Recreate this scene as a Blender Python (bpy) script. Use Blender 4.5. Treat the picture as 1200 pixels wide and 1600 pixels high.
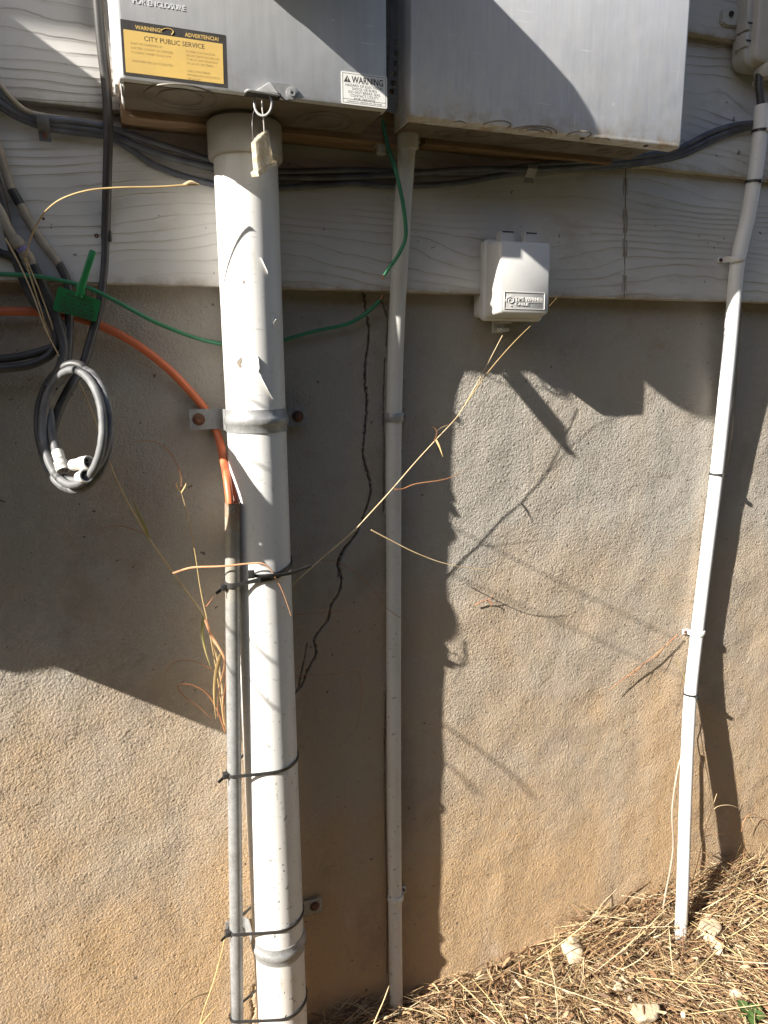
import bpy, bmesh, math, random
import numpy as np
from mathutils import Vector, Matrix

random.seed(7)
rng = np.random.default_rng(11)
sc = bpy.context.scene
for o in list(bpy.data.objects):
    bpy.data.objects.remove(o)
COL = sc.collection

# ------------------------------------------------------------------ camera
# wall frame: x right along the wall, -y out of the wall, z up; the lens stands D from the wall
F_PX = 1111.0
D = 1.15
ZC = 1.27
_ax = np.array([3167., -250., F_PX]); _ax /= np.linalg.norm(_ax)
_dn = np.array([43., 5480., F_PX]); _dn -= _ax * (_dn @ _ax); _dn /= np.linalg.norm(_dn)
_ay = np.cross(_ax, _dn)

def W(px, py, d=0.0):
    """photo pixel + distance d off the wall -> world point"""
    r = np.array([px - 600., py - 800., F_PX])
    w = np.array([r @ _ax, r @ _ay, -(r @ _dn)])
    t = (D - d) / w[1]
    return Vector((w[0] * t, -d, w[2] * t + ZC))

def V(x, d, z):
    return Vector((x, -d, z + ZC))

cam = bpy.data.cameras.new('camera')
cam_o = bpy.data.objects.new('camera', cam)
COL.objects.link(cam_o)
cam.sensor_fit = 'VERTICAL'
cam.sensor_height = 24.0
cam.lens = 24.0 * F_PX / 1600.0
cam.clip_start = 0.01
cam.clip_end = 2000
right = Vector((_ax[0], _ay[0], -_dn[0]))
down = Vector((_ax[1], _ay[1], -_dn[1]))
fwd = Vector((_ax[2], _ay[2], -_dn[2]))
mw = Matrix.Identity(4)
for i, v in enumerate((right, -down, -fwd)):
    for k in range(3):
        mw[k][i] = v[k]
mw.translation = (0, -D, ZC)
cam_o.matrix_world = mw
sc.camera = cam_o

# ------------------------------------------------------------------ light
SX, SZ = 3.2, 2.09                      # shadow travel along / down the wall per metre of stand-off
sun_dir = Vector((SX, 1.0, -SZ)).normalized()
elev = math.asin(-sun_dir.z)
world = bpy.data.worlds.new('World')
sc.world = world
world.use_nodes = True
wn = world.node_tree.nodes
sky = wn.new('ShaderNodeTexSky')
sky.sky_type = 'NISHITA'
sky.sun_disc = False
sky.sun_elevation = elev
sky.sun_rotation = math.atan2(-sun_dir.x, -sun_dir.y)
sky.dust_density = 1.5
bg = wn['Background']
bg.inputs['Strength'].default_value = 0.058
world.node_tree.links.new(sky.outputs['Color'], bg.inputs['Color'])
sun = bpy.data.lights.new('sun', 'SUN')
sun.energy = 5.0
sun.angle = math.radians(0.5)
sun.color = (1.0, 0.955, 0.88)
sun_o = bpy.data.objects.new('sun', sun)
COL.objects.link(sun_o)
sun_o.rotation_euler = sun_dir.to_track_quat('-Z', 'Y').to_euler()
sun_o.location = (-3, -2, 4)
vs = sc.view_settings
sc.display_settings.display_device = 'sRGB'
vs.view_transform = 'Standard'
vs.look = 'None'
vs.exposure = 1.65
vs.gamma = 1.0
vs.use_curve_mapping = False

# ------------------------------------------------------------------ materials
class NT:
    def __init__(s, name):
        s.m = bpy.data.materials.new(name)
        s.m.use_nodes = True
        s.t = s.m.node_tree
        s.b = s.t.nodes['Principled BSDF']
        s.pos = s.n('ShaderNodeNewGeometry').outputs['Position']
    def n(s, typ, **kw):
        nd = s.t.nodes.new(typ)
        for k, v in kw.items():
            setattr(nd, k, v)
        return nd
    def put(s, sock, v):
        if hasattr(v, 'links'):
            s.t.links.new(v, sock)
        elif v is not None:
            if isinstance(v, (tuple, list)) and len(v) == 3 and sock.type == 'RGBA':
                v = (*v, 1)
            sock.default_value = v
    def vec(s, scale, off=(0, 0, 0), src=None):
        nd = s.n('ShaderNodeMapping')
        s.put(nd.inputs['Vector'], src or s.pos)
        nd.inputs['Scale'].default_value = scale
        nd.inputs['Location'].default_value = off
        return nd.outputs[0]
    def noise(s, scale, detail=3, rough=.55, vec=None, dist=0):
        nd = s.n('ShaderNodeTexNoise')
        s.put(nd.inputs['Vector'], vec or s.pos)
        nd.inputs['Scale'].default_value = scale
        nd.inputs['Detail'].default_value = detail
        nd.inputs['Roughness'].default_value = rough
        nd.inputs['Distortion'].default_value = dist
        return nd.outputs[0]
    def ramp(s, v, lo, hi, a=0., b=1.):
        nd = s.n('ShaderNodeMapRange')
        s.put(nd.inputs[0], v)
        for i, q in zip((1, 2, 3, 4), (lo, hi, a, b)):
            nd.inputs[i].default_value = q
        return nd.outputs[0]
    def math(s, op, a, b=0.):
        nd = s.n('ShaderNodeMath', operation=op)
        s.put(nd.inputs[0], a); s.put(nd.inputs[1], b)
        return nd.outputs[0]
    def mix(s, f, a, b):
        nd = s.n('ShaderNodeMix', data_type='RGBA')
        s.put(nd.inputs[0], f); s.put(nd.inputs[6], a); s.put(nd.inputs[7], b)
        return nd.outputs[2]
    def bump(s, h, strength=.3, dist=.001, prev=None):
        nd = s.n('ShaderNodeBump')
        nd.inputs['Strength'].default_value = strength
        nd.inputs['Distance'].default_value = dist
        s.put(nd.inputs['Height'], h)
        if prev is not None:
            s.put(nd.inputs['Normal'], prev)
        return nd.outputs[0]
    def z(s):
        nd = s.n('ShaderNodeSeparateXYZ'); s.put(nd.inputs[0], s.pos)
        return nd.outputs
    def done(s, col, rough=.5, normal=None, metal=0., spec=None):
        s.put(s.b.inputs['Base Color'], col)
        s.put(s.b.inputs['Roughness'], rough)
        s.put(s.b.inputs['Metallic'], metal)
        if spec is not None:
            s.put(s.b.inputs['Specular IOR Level'], spec)
        if normal is not None:
            s.put(s.b.inputs['Normal'], normal)
        return s.m

def plain(name, c1, c2=None, scale=40, rough=.5, bump=.15, bscale=300, metal=0., dist=.0006, lo=.35, hi=.65, spec=None):
    n = NT(name)
    c2 = c2 or tuple(q * .75 for q in c1)
    col = n.mix(n.ramp(n.noise(scale, 4), lo, hi), c1, c2)
    nm = n.bump(n.noise(bscale, 3), bump, dist) if bump else None
    return n.done(col, rough, nm, metal, spec)

def m_stucco():
    n = NT('stucco')
    x, y, z = n.z()[:]
    big = n.noise(3.2, 4, .6)
    mid = n.noise(14, 4, .6)
    h = n.ramp(z, .10, 1.05, 1.0, 0.0)                       # soil splash, strongest near the ground
    f = n.math('ADD', n.math('SUBTRACT', n.math('MULTIPLY', h, 1.05), .12), n.math('MULTIPLY', n.math('SUBTRACT', big, .5), 1.5))
    f = n.math('ADD', f, n.math('MULTIPLY', n.math('SUBTRACT', mid, .5), .5))
    f = n.ramp(f, -.08, .80)
    col = n.mix(f, (.345, .318, .274), (.45, .305, .168))
    bands = n.noise(1.0, 3, .5, vec=n.vec((9, 1, 1.2)))
    col = n.mix(n.ramp(bands, .5, .72, 0, .55), col, (.41, .34, .26))
    col = n.mix(n.ramp(n.noise(120, 3), .35, .7, 0, .35), col, (.30, .26, .22))
    stain = n.ramp(n.noise(6.5, 5, .65, vec=n.vec((1, 1, .8), (4.3, 1, 7.7))), .57, .70, 0, .5)
    col = n.mix(stain, col, (.23, .19, .15))
    blot2 = n.ramp(n.noise(15, 6, .72, vec=n.vec((1, 1, 1.5), (8, 3, 2))), .58, .68, 0, .4)
    col = n.mix(blot2, col, (.24, .185, .13))
    pale = n.ramp(n.noise(8, 6, .7, vec=n.vec((1.4, 1, .8), (1, 8, 5))), .60, .72, 0, .4)
    col = n.mix(pale, col, (.47, .42, .35))
    speck = n.ramp(n.noise(75, 2, .5, vec=n.vec((1, 1, 1), (3, 5, 9))), .715, .73)
    col = n.mix(n.math('MULTIPLY', speck, .8), col, (.09, .07, .055))
    nm = n.bump(n.noise(300, 3, .6), 1.0, .0019)
    nm = n.bump(n.noise(560, 2, .6), .6, .0008, nm)
    return n.done(col, .92, nm, spec=.15)

def m_siding():
    n = NT('siding_paint')
    z = n.z()[2]
    warp = n.noise(1.0, 2, .45, vec=n.vec((1.5, 1.5, 5)))
    wig = n.noise(1.0, 3, .5, vec=n.vec((14, 14, 30)))
    t = n.math('ADD', n.math('MULTIPLY', z, 66.), n.math('ADD', n.math('MULTIPLY', warp, 12.), n.math('MULTIPLY', wig, .8)))
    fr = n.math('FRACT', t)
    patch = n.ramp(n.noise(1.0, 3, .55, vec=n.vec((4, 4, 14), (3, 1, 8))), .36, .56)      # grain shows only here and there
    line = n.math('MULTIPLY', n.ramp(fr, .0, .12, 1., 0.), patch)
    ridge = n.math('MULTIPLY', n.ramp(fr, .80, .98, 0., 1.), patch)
    fine = n.noise(3, 4, .7, vec=n.vec((4, 4, 200)))
    hgt = n.math('SUBTRACT', n.math('MULTIPLY', ridge, .6), line)
    nm = n.bump(hgt, .75, .0014)
    nm = n.bump(fine, .22, .0006, nm)
    nm = n.bump(n.noise(10, 2), .3, .004, nm)
    col = n.mix(n.ramp(n.noise(7, 5), .35, .7), (.60, .585, .56), (.52, .50, .47))
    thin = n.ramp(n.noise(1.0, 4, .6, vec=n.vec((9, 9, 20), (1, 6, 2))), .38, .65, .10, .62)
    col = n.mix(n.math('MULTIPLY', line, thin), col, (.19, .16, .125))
    dirt = n.ramp(n.noise(11, 6, .68, vec=n.vec((.7, 1, 1.6), (2, 2, 2))), .55, .75, 0, .5)
    col = n.mix(dirt, col, (.33, .27, .20))
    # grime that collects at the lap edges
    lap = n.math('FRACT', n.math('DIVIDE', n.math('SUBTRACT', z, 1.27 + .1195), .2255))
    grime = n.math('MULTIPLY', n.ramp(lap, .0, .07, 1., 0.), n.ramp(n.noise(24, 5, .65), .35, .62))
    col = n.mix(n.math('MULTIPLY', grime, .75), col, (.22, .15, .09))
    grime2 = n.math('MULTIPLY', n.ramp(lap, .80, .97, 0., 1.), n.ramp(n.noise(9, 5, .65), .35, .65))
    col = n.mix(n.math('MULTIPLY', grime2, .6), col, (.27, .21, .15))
    speck = n.ramp(n.noise(60, 2), .735, .75)
    col = n.mix(n.math('MULTIPLY', speck, .7), col, (.08, .065, .05))
    return n.done(col, .6, nm, spec=.3)

def m_pvc(name='white_pvc', c=(.64, .63, .605), speck=True):
    n = NT(name)
    z = n.z()[2]
    col = n.mix(n.ramp(n.noise(5, 4, .6, vec=n.vec((6, 6, .9))), .4, .75, 0, .5), c, tuple(q * .86 for q in c))
    smear = n.ramp(n.noise(20, 5, .7, vec=n.vec((1, 1, .35), (6, 2, 3))), .54, .70, 0, .4)
    col = n.mix(smear, col, tuple(k * q for k, q in zip(c, (.74, .68, .58))))
    scuff = n.ramp(n.noise(1.0, 3, .5, vec=n.vec((40, 40, 190), (2, 2, 7))), .68, .71, 0, .4)
    col = n.mix(scuff, col, (.32, .29, .25))
    low = n.ramp(z, .0, .8, .55, 0.)
    col = n.mix(n.math('MULTIPLY', low, n.ramp(n.noise(18, 4), .3, .7)), col, (.55, .45, .33))
    if speck:
        s1 = n.ramp(n.noise(150, 2, .5), .675, .69)
        s1 = n.math('MULTIPLY', s1, n.ramp(z, .1, 1.3, .95, .0))
        col = n.mix(s1, col, (.05, .04, .035))
        s2 = n.ramp(n.noise(110, 2, .5, vec=n.vec((1, 1, .45), (7, 3, 1))), .70, .73, 0, .5)
        s2 = n.math('MULTIPLY', s2, n.ramp(z, .1, 1.7, .9, .12))
        col = n.mix(s2, col, (.22, .18, .14))
    nm = n.bump(n.noise(60, 3, vec=n.vec((1, 1, .2))), .12, .0008)
    return n.done(col, .42, nm, spec=.4)

def m_enamel(name, c, streak=.18, white=0.):
    n = NT(name)
    z = n.z()[2]
    st = n.noise(3, 5, .65, vec=n.vec((60, 60, 3)))
    blot = n.noise(9, 6, .7, vec=n.vec((1, 1, .7), (5, 2, 1)))
    f_ = n.math('ADD', n.math('MULTIPLY', st, .45), n.math('MULTIPLY', blot, .55))
    col = n.mix(n.ramp(f_, .38, .62, 0, streak * 3.4), c, tuple(q * .80 for q in c))
    drip = n.ramp(n.noise(2.2, 4, .6, vec=n.vec((30, 30, 1.1), (2, 9, 4))), .60, .72, 0, .35)
    col = n.mix(drip, col, tuple(q * .68 for q in c))
    if white:
        chalk = n.math('MULTIPLY', n.ramp(n.noise(26, 5, .7, vec=n.vec((1.5, 1, .6))), .45, .75), n.ramp(z, 1.60, 1.80, white, white * .25))
        col = n.mix(chalk, col, (.70, .68, .62))
        rust = n.math('MULTIPLY', n.ramp(n.noise(40, 4, .6), .45, .66), n.ramp(z, 1.612, 1.640, .8, 0))
        col = n.mix(rust, col, (.36, .25, .13))
    dust = n.math('MULTIPLY', n.ramp(n.noise(70, 5, .7), .45, .7), n.ramp(z, 1.605, 1.66, .45, .06))
    col = n.mix(dust, col, (.42, .36, .28))
    # hairline scratches, two directions
    for sc_, off in (((260, 260, 9), (1, 4, 2)), ((14, 14, 300), (8, 1, 3))):
        q = n.ramp(n.noise(1.0, 2, .4, vec=n.vec(sc_, off)), .735, .75, 0, .55)
        col = n.mix(q, col, tuple(min(1, k * 1.35) for k in c))
    chip = n.ramp(n.noise(46, 3, .6, vec=n.vec((1, 1, 1), (9, 9, 9))), .715, .735, 0, .75)
    col = n.mix(chip, col, (.76, .74, .70))
    nm = n.bump(n.noise(500, 2), .12, .0004)
    nm = n.bump(n.noise(7, 3, .55), .45, .0035, nm)
    return n.done(col, n.ramp(blot, .3, .7, .40, .62), nm, spec=.4)

def m_galv(name='galvanised_steel', rust=0.):
    n = NT(name)
    vor = n.n('ShaderNodeTexVoronoi'); n.put(vor.inputs['Vector'], n.pos); vor.inputs['Scale'].default_value = 260
    col = n.mix(vor.outputs['Color'], (.25, .255, .26), (.32, .32, .31))
    col = n.mix(n.ramp(n.noise(35, 5, .7), .45, .7, 0, .7), col, (.17, .165, .155))
    col = n.mix(n.ramp(n.noise(240, 3), .6, .75, 0, .45), col, (.46, .45, .42))
    if rust:
        z = n.z()[2]
        r = n.math('MULTIPLY', n.ramp(n.noise(110, 4, .65), .38, .50), n.ramp(z, 1.015, 1.05, 0., 1.))
        col = n.mix(r, col, (.19, .065, .022))
        r2 = n.math('MULTIPLY', n.ramp(n.noise(20, 4), .3, .6), n.ramp(z, .80, 1.05, 0., .75))
        col = n.mix(r2, col, (.42, .37, .28))
    return n.done(col, .5, n.bump(n.noise(300, 3), .2, .0004), .35)

def m_wood():
    n = NT('weathered_wood')
    g = n.noise(3, 5, .65, vec=n.vec((4, 20, 90)), dist=.6)
    col = n.mix(n.ramp(g, .3, .7), (.31, .205, .125), (.15, .09, .05))
    return n.done(col, .85, n.bump(g, .5, .001))

def m_attr(name, rough=.7, trans=0.):
    n = NT(name)
    a = n.n('ShaderNodeAttribute', attribute_name='tint')
    col = n.mix(n.ramp(n.noise(160, 3), .3, .7, 0, .35), a.outputs['Color'], (.12, .075, .035))
    return n.done(col, rough, spec=.25)

def m_soil():
    n = NT('soil')
    col = n.mix(n.ramp(n.noise(9, 5, .65), .35, .65), (.11, .07, .038), (.18, .125, .07))
    col = n.mix(n.ramp(n.noise(90, 4), .4, .65, 0, .6), col, (.12, .08, .045))
    low_bounce_lawn = n.mix(n.ramp(n.noise(25, 5, .7), .35, .65), (.055, .075, .025), (.10, .085, .045))
    yy = n.math('ADD', n.z()[1], n.math('MULTIPLY', n.noise(2.5, 3), .5))
    col = n.mix(n.ramp(yy, -.35, -.6), col, low_bounce_lawn)                # unseen dark grass tone added further out to cut ground bounce
    return n.done(col, .95, n.bump(n.noise(120, 4, .7), .8, .006), spec=.1)

def m_rock():
    n = NT('limestone')
    col = n.mix(n.ramp(n.noise(28, 5, .65), .35, .7), (.50, .41, .29), (.37, .28, .18))
    col = n.mix(n.ramp(n.noise(140, 3), .55, .7, 0, .5), col, (.22, .16, .10))
    return n.done(col, .9, n.bump(n.noise(110, 5, .7), .7, .003))

def m_leafstem(name, a, b):
    n = NT(name)
    col = n.mix(n.ramp(n.noise(30, 3), .35, .65), a, b)
    return n.done(col, .6, n.bump(n.noise(60, 2, vec=n.vec((1, 1, .2))), .2, .0005), spec=.3)

M = dict(
    stucco=m_stucco(), siding=m_siding(), pvc=m_pvc(), pvc2=m_pvc('grey_white_pvc', (.52, .51, .48)),
    collar=m_pvc('grey_pvc', (.40, .385, .36)),
    box=m_enamel('grey_enamel', (.575, .585, .60)), box2=m_enamel('chalky_grey_enamel', (.60, .61, .645), .2, .9),
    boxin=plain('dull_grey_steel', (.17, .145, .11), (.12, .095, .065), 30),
    galv=m_galv(), emt=m_galv('rusty_galvanised', 1.), dark=plain('blackened_steel', (.035, .032, .03), None, 60, .6),
    rust=plain('rusted_steel', (.16, .065, .03), (.06, .035, .025), 120, .85, .5, 500),
    wood=m_wood(), soil=m_soil(), rock=m_rock(), straw=m_attr('dry_straw'),
    black=plain('black_plastic', (.022, .022, .022), (.035, .034, .032), 60, .42, .15, 300),
    blackcable=plain('black_cable_jacket', (.03, .029, .028), (.055, .05, .046), 35, .5, .2, 200),
    greycable=plain('weathered_grey_cable', (.14, .14, .14), (.075, .075, .078), 45, .6, .3, 260),
    bluecable=plain('blue_grey_cable', (.13, .14, .165), (.07, .075, .10), 25, .5, .25, 200),
    beigecable=plain('beige_cable', (.33, .29, .23), (.24, .20, .155), 25, .55, .2, 200),
    orange=plain('orange_cable', (.56, .14, .055), (.46, .115, .045), 20, .45, .12, 200),
    green=plain('green_wire', (.03, .20, .095), (.025, .15, .075), 30, .42, .1, 200),
    tag=plain('green_tag', (.016, .22, .06), (.014, .17, .05), 30, .45, .1, 200),
    white=plain('white_plastic', (.66, .64, .59), (.58, .55, .49), 30, .5, .1, 300),
    nid=plain('pale_grey_plastic', (.50, .49, .45), (.43, .41, .37), 18, .5, .1, 300),
    twc=plain('off_white_plastic', (.56, .55, .53), (.50, .49, .47), 16, .5, .12, 600),
    yellow=plain('yellow_sticker', (.62, .42, .12), (.56, .38, .12), 25, .5, 0),
    ink=plain('black_ink', (.03, .028, .025), (.05, .045, .04), 60, .5, 0),
    fadeink=plain('faded_ink', (.24, .17, .07), (.42, .29, .10), 90, .5, 0),
    paper=plain('white_sticker', (.70, .69, .66), (.64, .63, .6), 30, .45, 0),
    caulk=plain('old_caulk', (.36, .32, .26), (.26, .20, .14), 60, .8, .5, 200),
    strawy=m_leafstem('yellow_dry_grass', (.50, .365, .17), (.40, .27, .12)),
    strawp=m_leafstem('pale_dry_grass', (.55, .43, .26), (.42, .29, .15)),
    strawr=m_leafstem('red_brown_dry_grass', (.30, .12, .06), (.40, .20, .09)),
    strawo=m_leafstem('pinkish_dry_blade', (.62, .36, .20), (.55, .27, .14)),
    strawg=m_leafstem('greenish_stem', (.24, .24, .08), (.34, .27, .11)),
    weed=plain('green_weed', (.06, .105, .025), (.04, .075, .02), 60, .5, .3, 200),
    blueband=plain('lilac_band', (.22, .18, .38), None, 60, .5, .1, 200),
)
def m_clear():
    n = NT('clear_plastic')
    n.b.inputs['Transmission Weight'].default_value = .55
    n.b.inputs['IOR'].default_value = 1.2
    col = n.mix(n.ramp(n.noise(160, 3), .4, .6), (.88, .85, .76), (.72, .60, .40))
    return n.done(col, .25)
M['clear'] = m_clear()

# ------------------------------------------------------------------ mesh helpers
ORI = {}
def world_of(o):
    return ORI.get(o.name, Vector((0, 0, 0)))

def add(name, verts, faces, mat, parent=None, smooth=False, tint=None):
    verts = [Vector(v) for v in verts]
    if parent is not None:
        org = world_of(parent)
    else:
        org = Vector((sum(v.x for v in verts) / len(verts), sum(v.y for v in verts) / len(verts), min(v.z for v in verts)))
    me = bpy.data.meshes.new(name)
    me.from_pydata([v - org for v in verts], [], faces)
    me.validate()
    if smooth:
        me.polygons.foreach_set('use_smooth', [True] * len(me.polygons))
        if smooth != 'all':
            me.set_sharp_from_angle(angle=math.radians(38))
    me.materials.append(M[mat] if isinstance(mat, str) else mat)
    o = bpy.data.objects.new(name, me)
    COL.objects.link(o)
    if parent is not None:
        o.parent = parent
        ORI[o.name] = org.copy()
    else:
        o.location = org
        ORI[o.name] = org.copy()
    return o

def tag(o, label, cat, group=None, kind=None):
    o['label'] = label
    if cat:
        o['category'] = cat
    if group:
        o['group'] = group
    if kind:
        o['kind'] = kind
    return o

def thing(name, label, cat, loc, group=None):
    o = bpy.data.objects.new(name, None)
    o.empty_display_size = .05
    COL.objects.link(o)
    o.location = loc
    ORI[o.name] = Vector(loc)
    return tag(o, label, cat, group)

def crv(pts, per=8):
    """Catmull-Rom through points"""
    pts = [Vector(p) for p in pts]
    if len(pts) < 3:
        return [pts[0].lerp(pts[1], i / per) for i in range(per + 1)]
    out = []
    ext = [pts[0] * 2 - pts[1]] + pts + [pts[-1] * 2 - pts[-2]]
    for i in range(1, len(ext) - 2):
        p0, p1, p2, p3 = ext[i - 1:i + 3]
        for k in range(per):
            t = k / per
            out.append(.5 * ((2 * p1) + (p2 - p0) * t + (2 * p0 - 5 * p1 + 4 * p2 - p3) * t * t + (3 * p1 - p0 - 3 * p2 + p3) * t ** 3))
    out.append(pts[-1])
    return out

def tube(path, r, seg=12, closed=False, r1=None, flat=1.0):
    """swept tube -> verts, faces; r a number, list or (r -> r1) taper; flat squashes one axis"""
    n = len(path)
    if isinstance(r, (int, float)):
        rr = [r + ((r1 - r) * i / (n - 1) if r1 is not None else 0) for i in range(n)]
    else:
        rr = list(np.interp(np.linspace(0, 1, n), np.linspace(0, 1, len(r)), r))
    tang = []
    for i in range(n):
        if closed:
            t = path[(i + 1) % n] - path[i - 1]
        else:
            t = path[min(i + 1, n - 1)] - path[max(i - 1, 0)]
        tang.append(t.normalized())
    a = Vector((0, 0, 1)) if abs(tang[0].z) < .9 else Vector((1, 0, 0))
    nrm = (a - tang[0] * a.dot(tang[0])).normalized()
    vs_, fs = [], []
    for i in range(n):
        nrm = (nrm - tang[i] * nrm.dot(tang[i])).normalized()
        b = tang[i].cross(nrm)
        for k in range(seg):
            th = 2 * math.pi * k / seg
            vs_.append(path[i] + nrm * (math.cos(th) * rr[i]) + b * (math.sin(th) * rr[i] * flat))
    m = n if closed else n - 1
    for i in range(m):
        j = (i + 1) % n
        for k in range(seg):
            k2 = (k + 1) % seg
            fs.append((i * seg + k, i * seg + k2, j * seg + k2, j * seg + k))
    if not closed:
        fs.append(tuple(range(seg - 1, -1, -1)))
        fs.append(tuple((n - 1) * seg + k for k in range(seg)))
    return vs_, fs

def cat2(*parts):
    v, f = [], []
    for pv, pf in parts:
        o = len(v)
        v += list(pv)
        f += [tuple(i + o for i in q) for q in pf]
    return v, f

def from_bm(bm):
    bm.verts.ensure_lookup_table()
    v = [x.co.copy() for x in bm.verts]
    f = [tuple(q.index for q in p.verts) for p in bm.faces]
    bm.free()
    return v, f

def boxm(x0, x1, d0, d1, z0, z1, bev=0., seg=2, taper=None, absz=False):
    """axis box in wall coordinates (d = distance off the wall); taper=(dx0,dx1,dz0,dz1) moves the front face edges in"""
    bm = bmesh.new()
    zz = 0 if absz else ZC
    t = taper or (0, 0, 0, 0)
    c = [(x0, -d0, z0 + zz), (x1, -d0, z0 + zz), (x1, -d0, z1 + zz), (x0, -d0, z1 + zz),
         (x0 + t[0], -d1, z0 + t[2] + zz), (x1 - t[1], -d1, z0 + t[2] + zz), (x1 - t[1], -d1, z1 - t[3] + zz), (x0 + t[0], -d1, z1 - t[3] + zz)]
    vv = [bm.verts.new(q) for q in c]
    for q in ((0, 1, 2, 3), (4, 7, 6, 5), (0, 4, 5, 1), (1, 5, 6, 2), (2, 6, 7, 3), (3, 7, 4, 0)):
        bm.faces.new([vv[i] for i in q])
    bmesh.ops.recalc_face_normals(bm, faces=bm.faces)
    if bev:
        bmesh.ops.bevel(bm, geom=list(bm.edges), offset=bev, segments=seg, affect='EDGES', profile=.6)
    return from_bm(bm)

def prism(poly, d0, d1, bev=0.):
    """polygon given as (x, z) list in wall coordinates, extruded from d0 to d1 off the wall"""
    n = len(poly)
    v = [V(x, d0, z) for x, z in poly] + [V(x, d1, z) for x, z in poly]
    f = [tuple(range(n)), tuple(range(2 * n - 1, n - 1, -1))]
    f += [(i, n + i, n + (i + 1) % n, (i + 1) % n) for i in range(n)]
    bm = bmesh.new()
    vv = [bm.verts.new(q) for q in v]
    for q in f:
        bm.faces.new([vv[i] for i in q])
    bmesh.ops.recalc_face_normals(bm, faces=bm.faces)
    if bev:
        bmesh.ops.bevel(bm, geom=list(bm.edges), offset=bev, segments=2, affect='EDGES')
    return from_bm(bm)

def rrect(x0, x1, z0, z1, r, n=5):
    out = []
    for cx, cz, a0 in ((x1 - r, z1 - r, 0), (x0 + r, z1 - r, 90), (x0 + r, z0 + r, 180), (x1 - r, z0 + r, 270)):
        for k in range(n + 1):
            a = math.radians(a0 + 90 * k / n)
            out.append((cx + r * math.cos(a), cz + r * math.sin(a)))
    return out

def loft(sections):
    """list of equal-length rings of points -> closed skin"""
    n = len(sections[0]); v = []; f = []
    for s_ in sections:
        v += [Vector(p) for p in s_]
    for i in range(len(sections) - 1):
        for k in range(n):
            k2 = (k + 1) % n
            f.append((i * n + k, i * n + k2, (i + 1) * n + k2, (i + 1) * n + k))
    f.append(tuple(range(n - 1, -1, -1)))
    f.append(tuple((len(sections) - 1) * n + k for k in range(n)))
    return v, f

def lathe(origin, axis, prof, seg=24):
    """prof = [(distance along axis, radius)]"""
    axis = Vector(axis).normalized()
    a = Vector((0, 0, 1)) if abs(axis.z) < .9 else Vector((1, 0, 0))
    u = (a - axis * a.dot(axis)).normalized(); w = axis.cross(u)
    rings = []
    for t, r in prof:
        rings.append([Vector(origin) + axis * t + (u * math.cos(2 * math.pi * k / seg) + w * math.sin(2 * math.pi * k / seg)) * max(r, 1e-5) for k in range(seg)])
    return loft(rings)

def torus(c, axis, R, r, seg=32, sub=6, squash=1.0):
    axis = Vector(axis).normalized()
    a = Vector((0, 0, 1)) if abs(axis.z) < .9 else Vector((1, 0, 0))
    u = (a - axis * a.dot(axis)).normalized(); w = axis.cross(u)
    p = [Vector(c) + u * (R * math.cos(2 * math.pi * k / seg)) + w * (R * squash * math.sin(2 * math.pi * k / seg)) for k in range(seg)]
    return tube(p, r, sub, closed=True)

def text(name, s, x0, z, h, d, mat, parent, width=None, align='LEFT', ext=.00002, rot=0., bold=0., matrix=None):
    """lettering standing on a wall-parallel plane at distance d; (x0, z) is the baseline anchor; h = cap height"""
    cu = bpy.data.curves.new('t', 'FONT')
    cu.body = s
    cu.size = h / .69
    cu.extrude = ext
    cu.offset = bold
    cu.resolution_u = 2
    cu.align_x = align
    tmp = bpy.data.objects.new('t', cu)
    COL.objects.link(tmp)
    dg = bpy.context.evaluated_depsgraph_get()
    me0 = tmp.evaluated_get(dg).to_mesh()
    pv = [v.co.copy() for v in me0.vertices]
    pf = [tuple(p.vertices) for p in me0.polygons]
    tmp.evaluated_get(dg).to_mesh_clear()
    bpy.data.objects.remove(tmp); bpy.data.curves.remove(cu)
    xs = [p.x for p in pv]
    k = 1.0
    if width:
        k = width / (max(xs) - min(xs))
    out = []
    for p in pv:
        q = Vector((p.x * k, -p.z, p.y))
        if matrix is not None:
            out.append(matrix @ q)
        else:
            c, s_ = math.cos(rot), math.sin(rot)
            out.append(V(x0 + q.x * c - q.z * s_, d - q.y, z + q.x * s_ + q.z * c))
    return add(name, out, pf, mat, parent)

def px_path(pts, per=8):
    return crv([W(*p) for p in pts], per)

def screw(parent, c, r=.006, mat='rust', name='screw', out=(0, -1, 0)):
    v, f = lathe(c, out, [(0, r), (r * .45, r), (r * .8, r * .75), (r * .85, r * .3), (r * .55, r * .28), (r * .55, .0001)], 14)
    return add(name, v, f, mat, parent, True)

# ------------------------------------------------------------------ house wall
house = thing('house_wall', 'stucco foundation wall with grey painted lap siding above it', 'wall', (0, 0, 0))

def field(nx, nz, step, lo, hi, seed):
    """band-passed random field, unit rms; lo / hi wavelengths in metres"""
    g = np.random.default_rng(seed).standard_normal((nz, nx))
    fx = np.fft.fftfreq(nx, step)[None, :]; fz = np.fft.fftfreq(nz, step)[:, None]
    k = np.hypot(fx, fz)
    a = np.exp(-(k * lo) ** 2) * (1 - np.exp(-(k * hi) ** 2))
    q = np.fft.ifft2(np.fft.fft2(g) * a).real
    return q / q.std()

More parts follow.
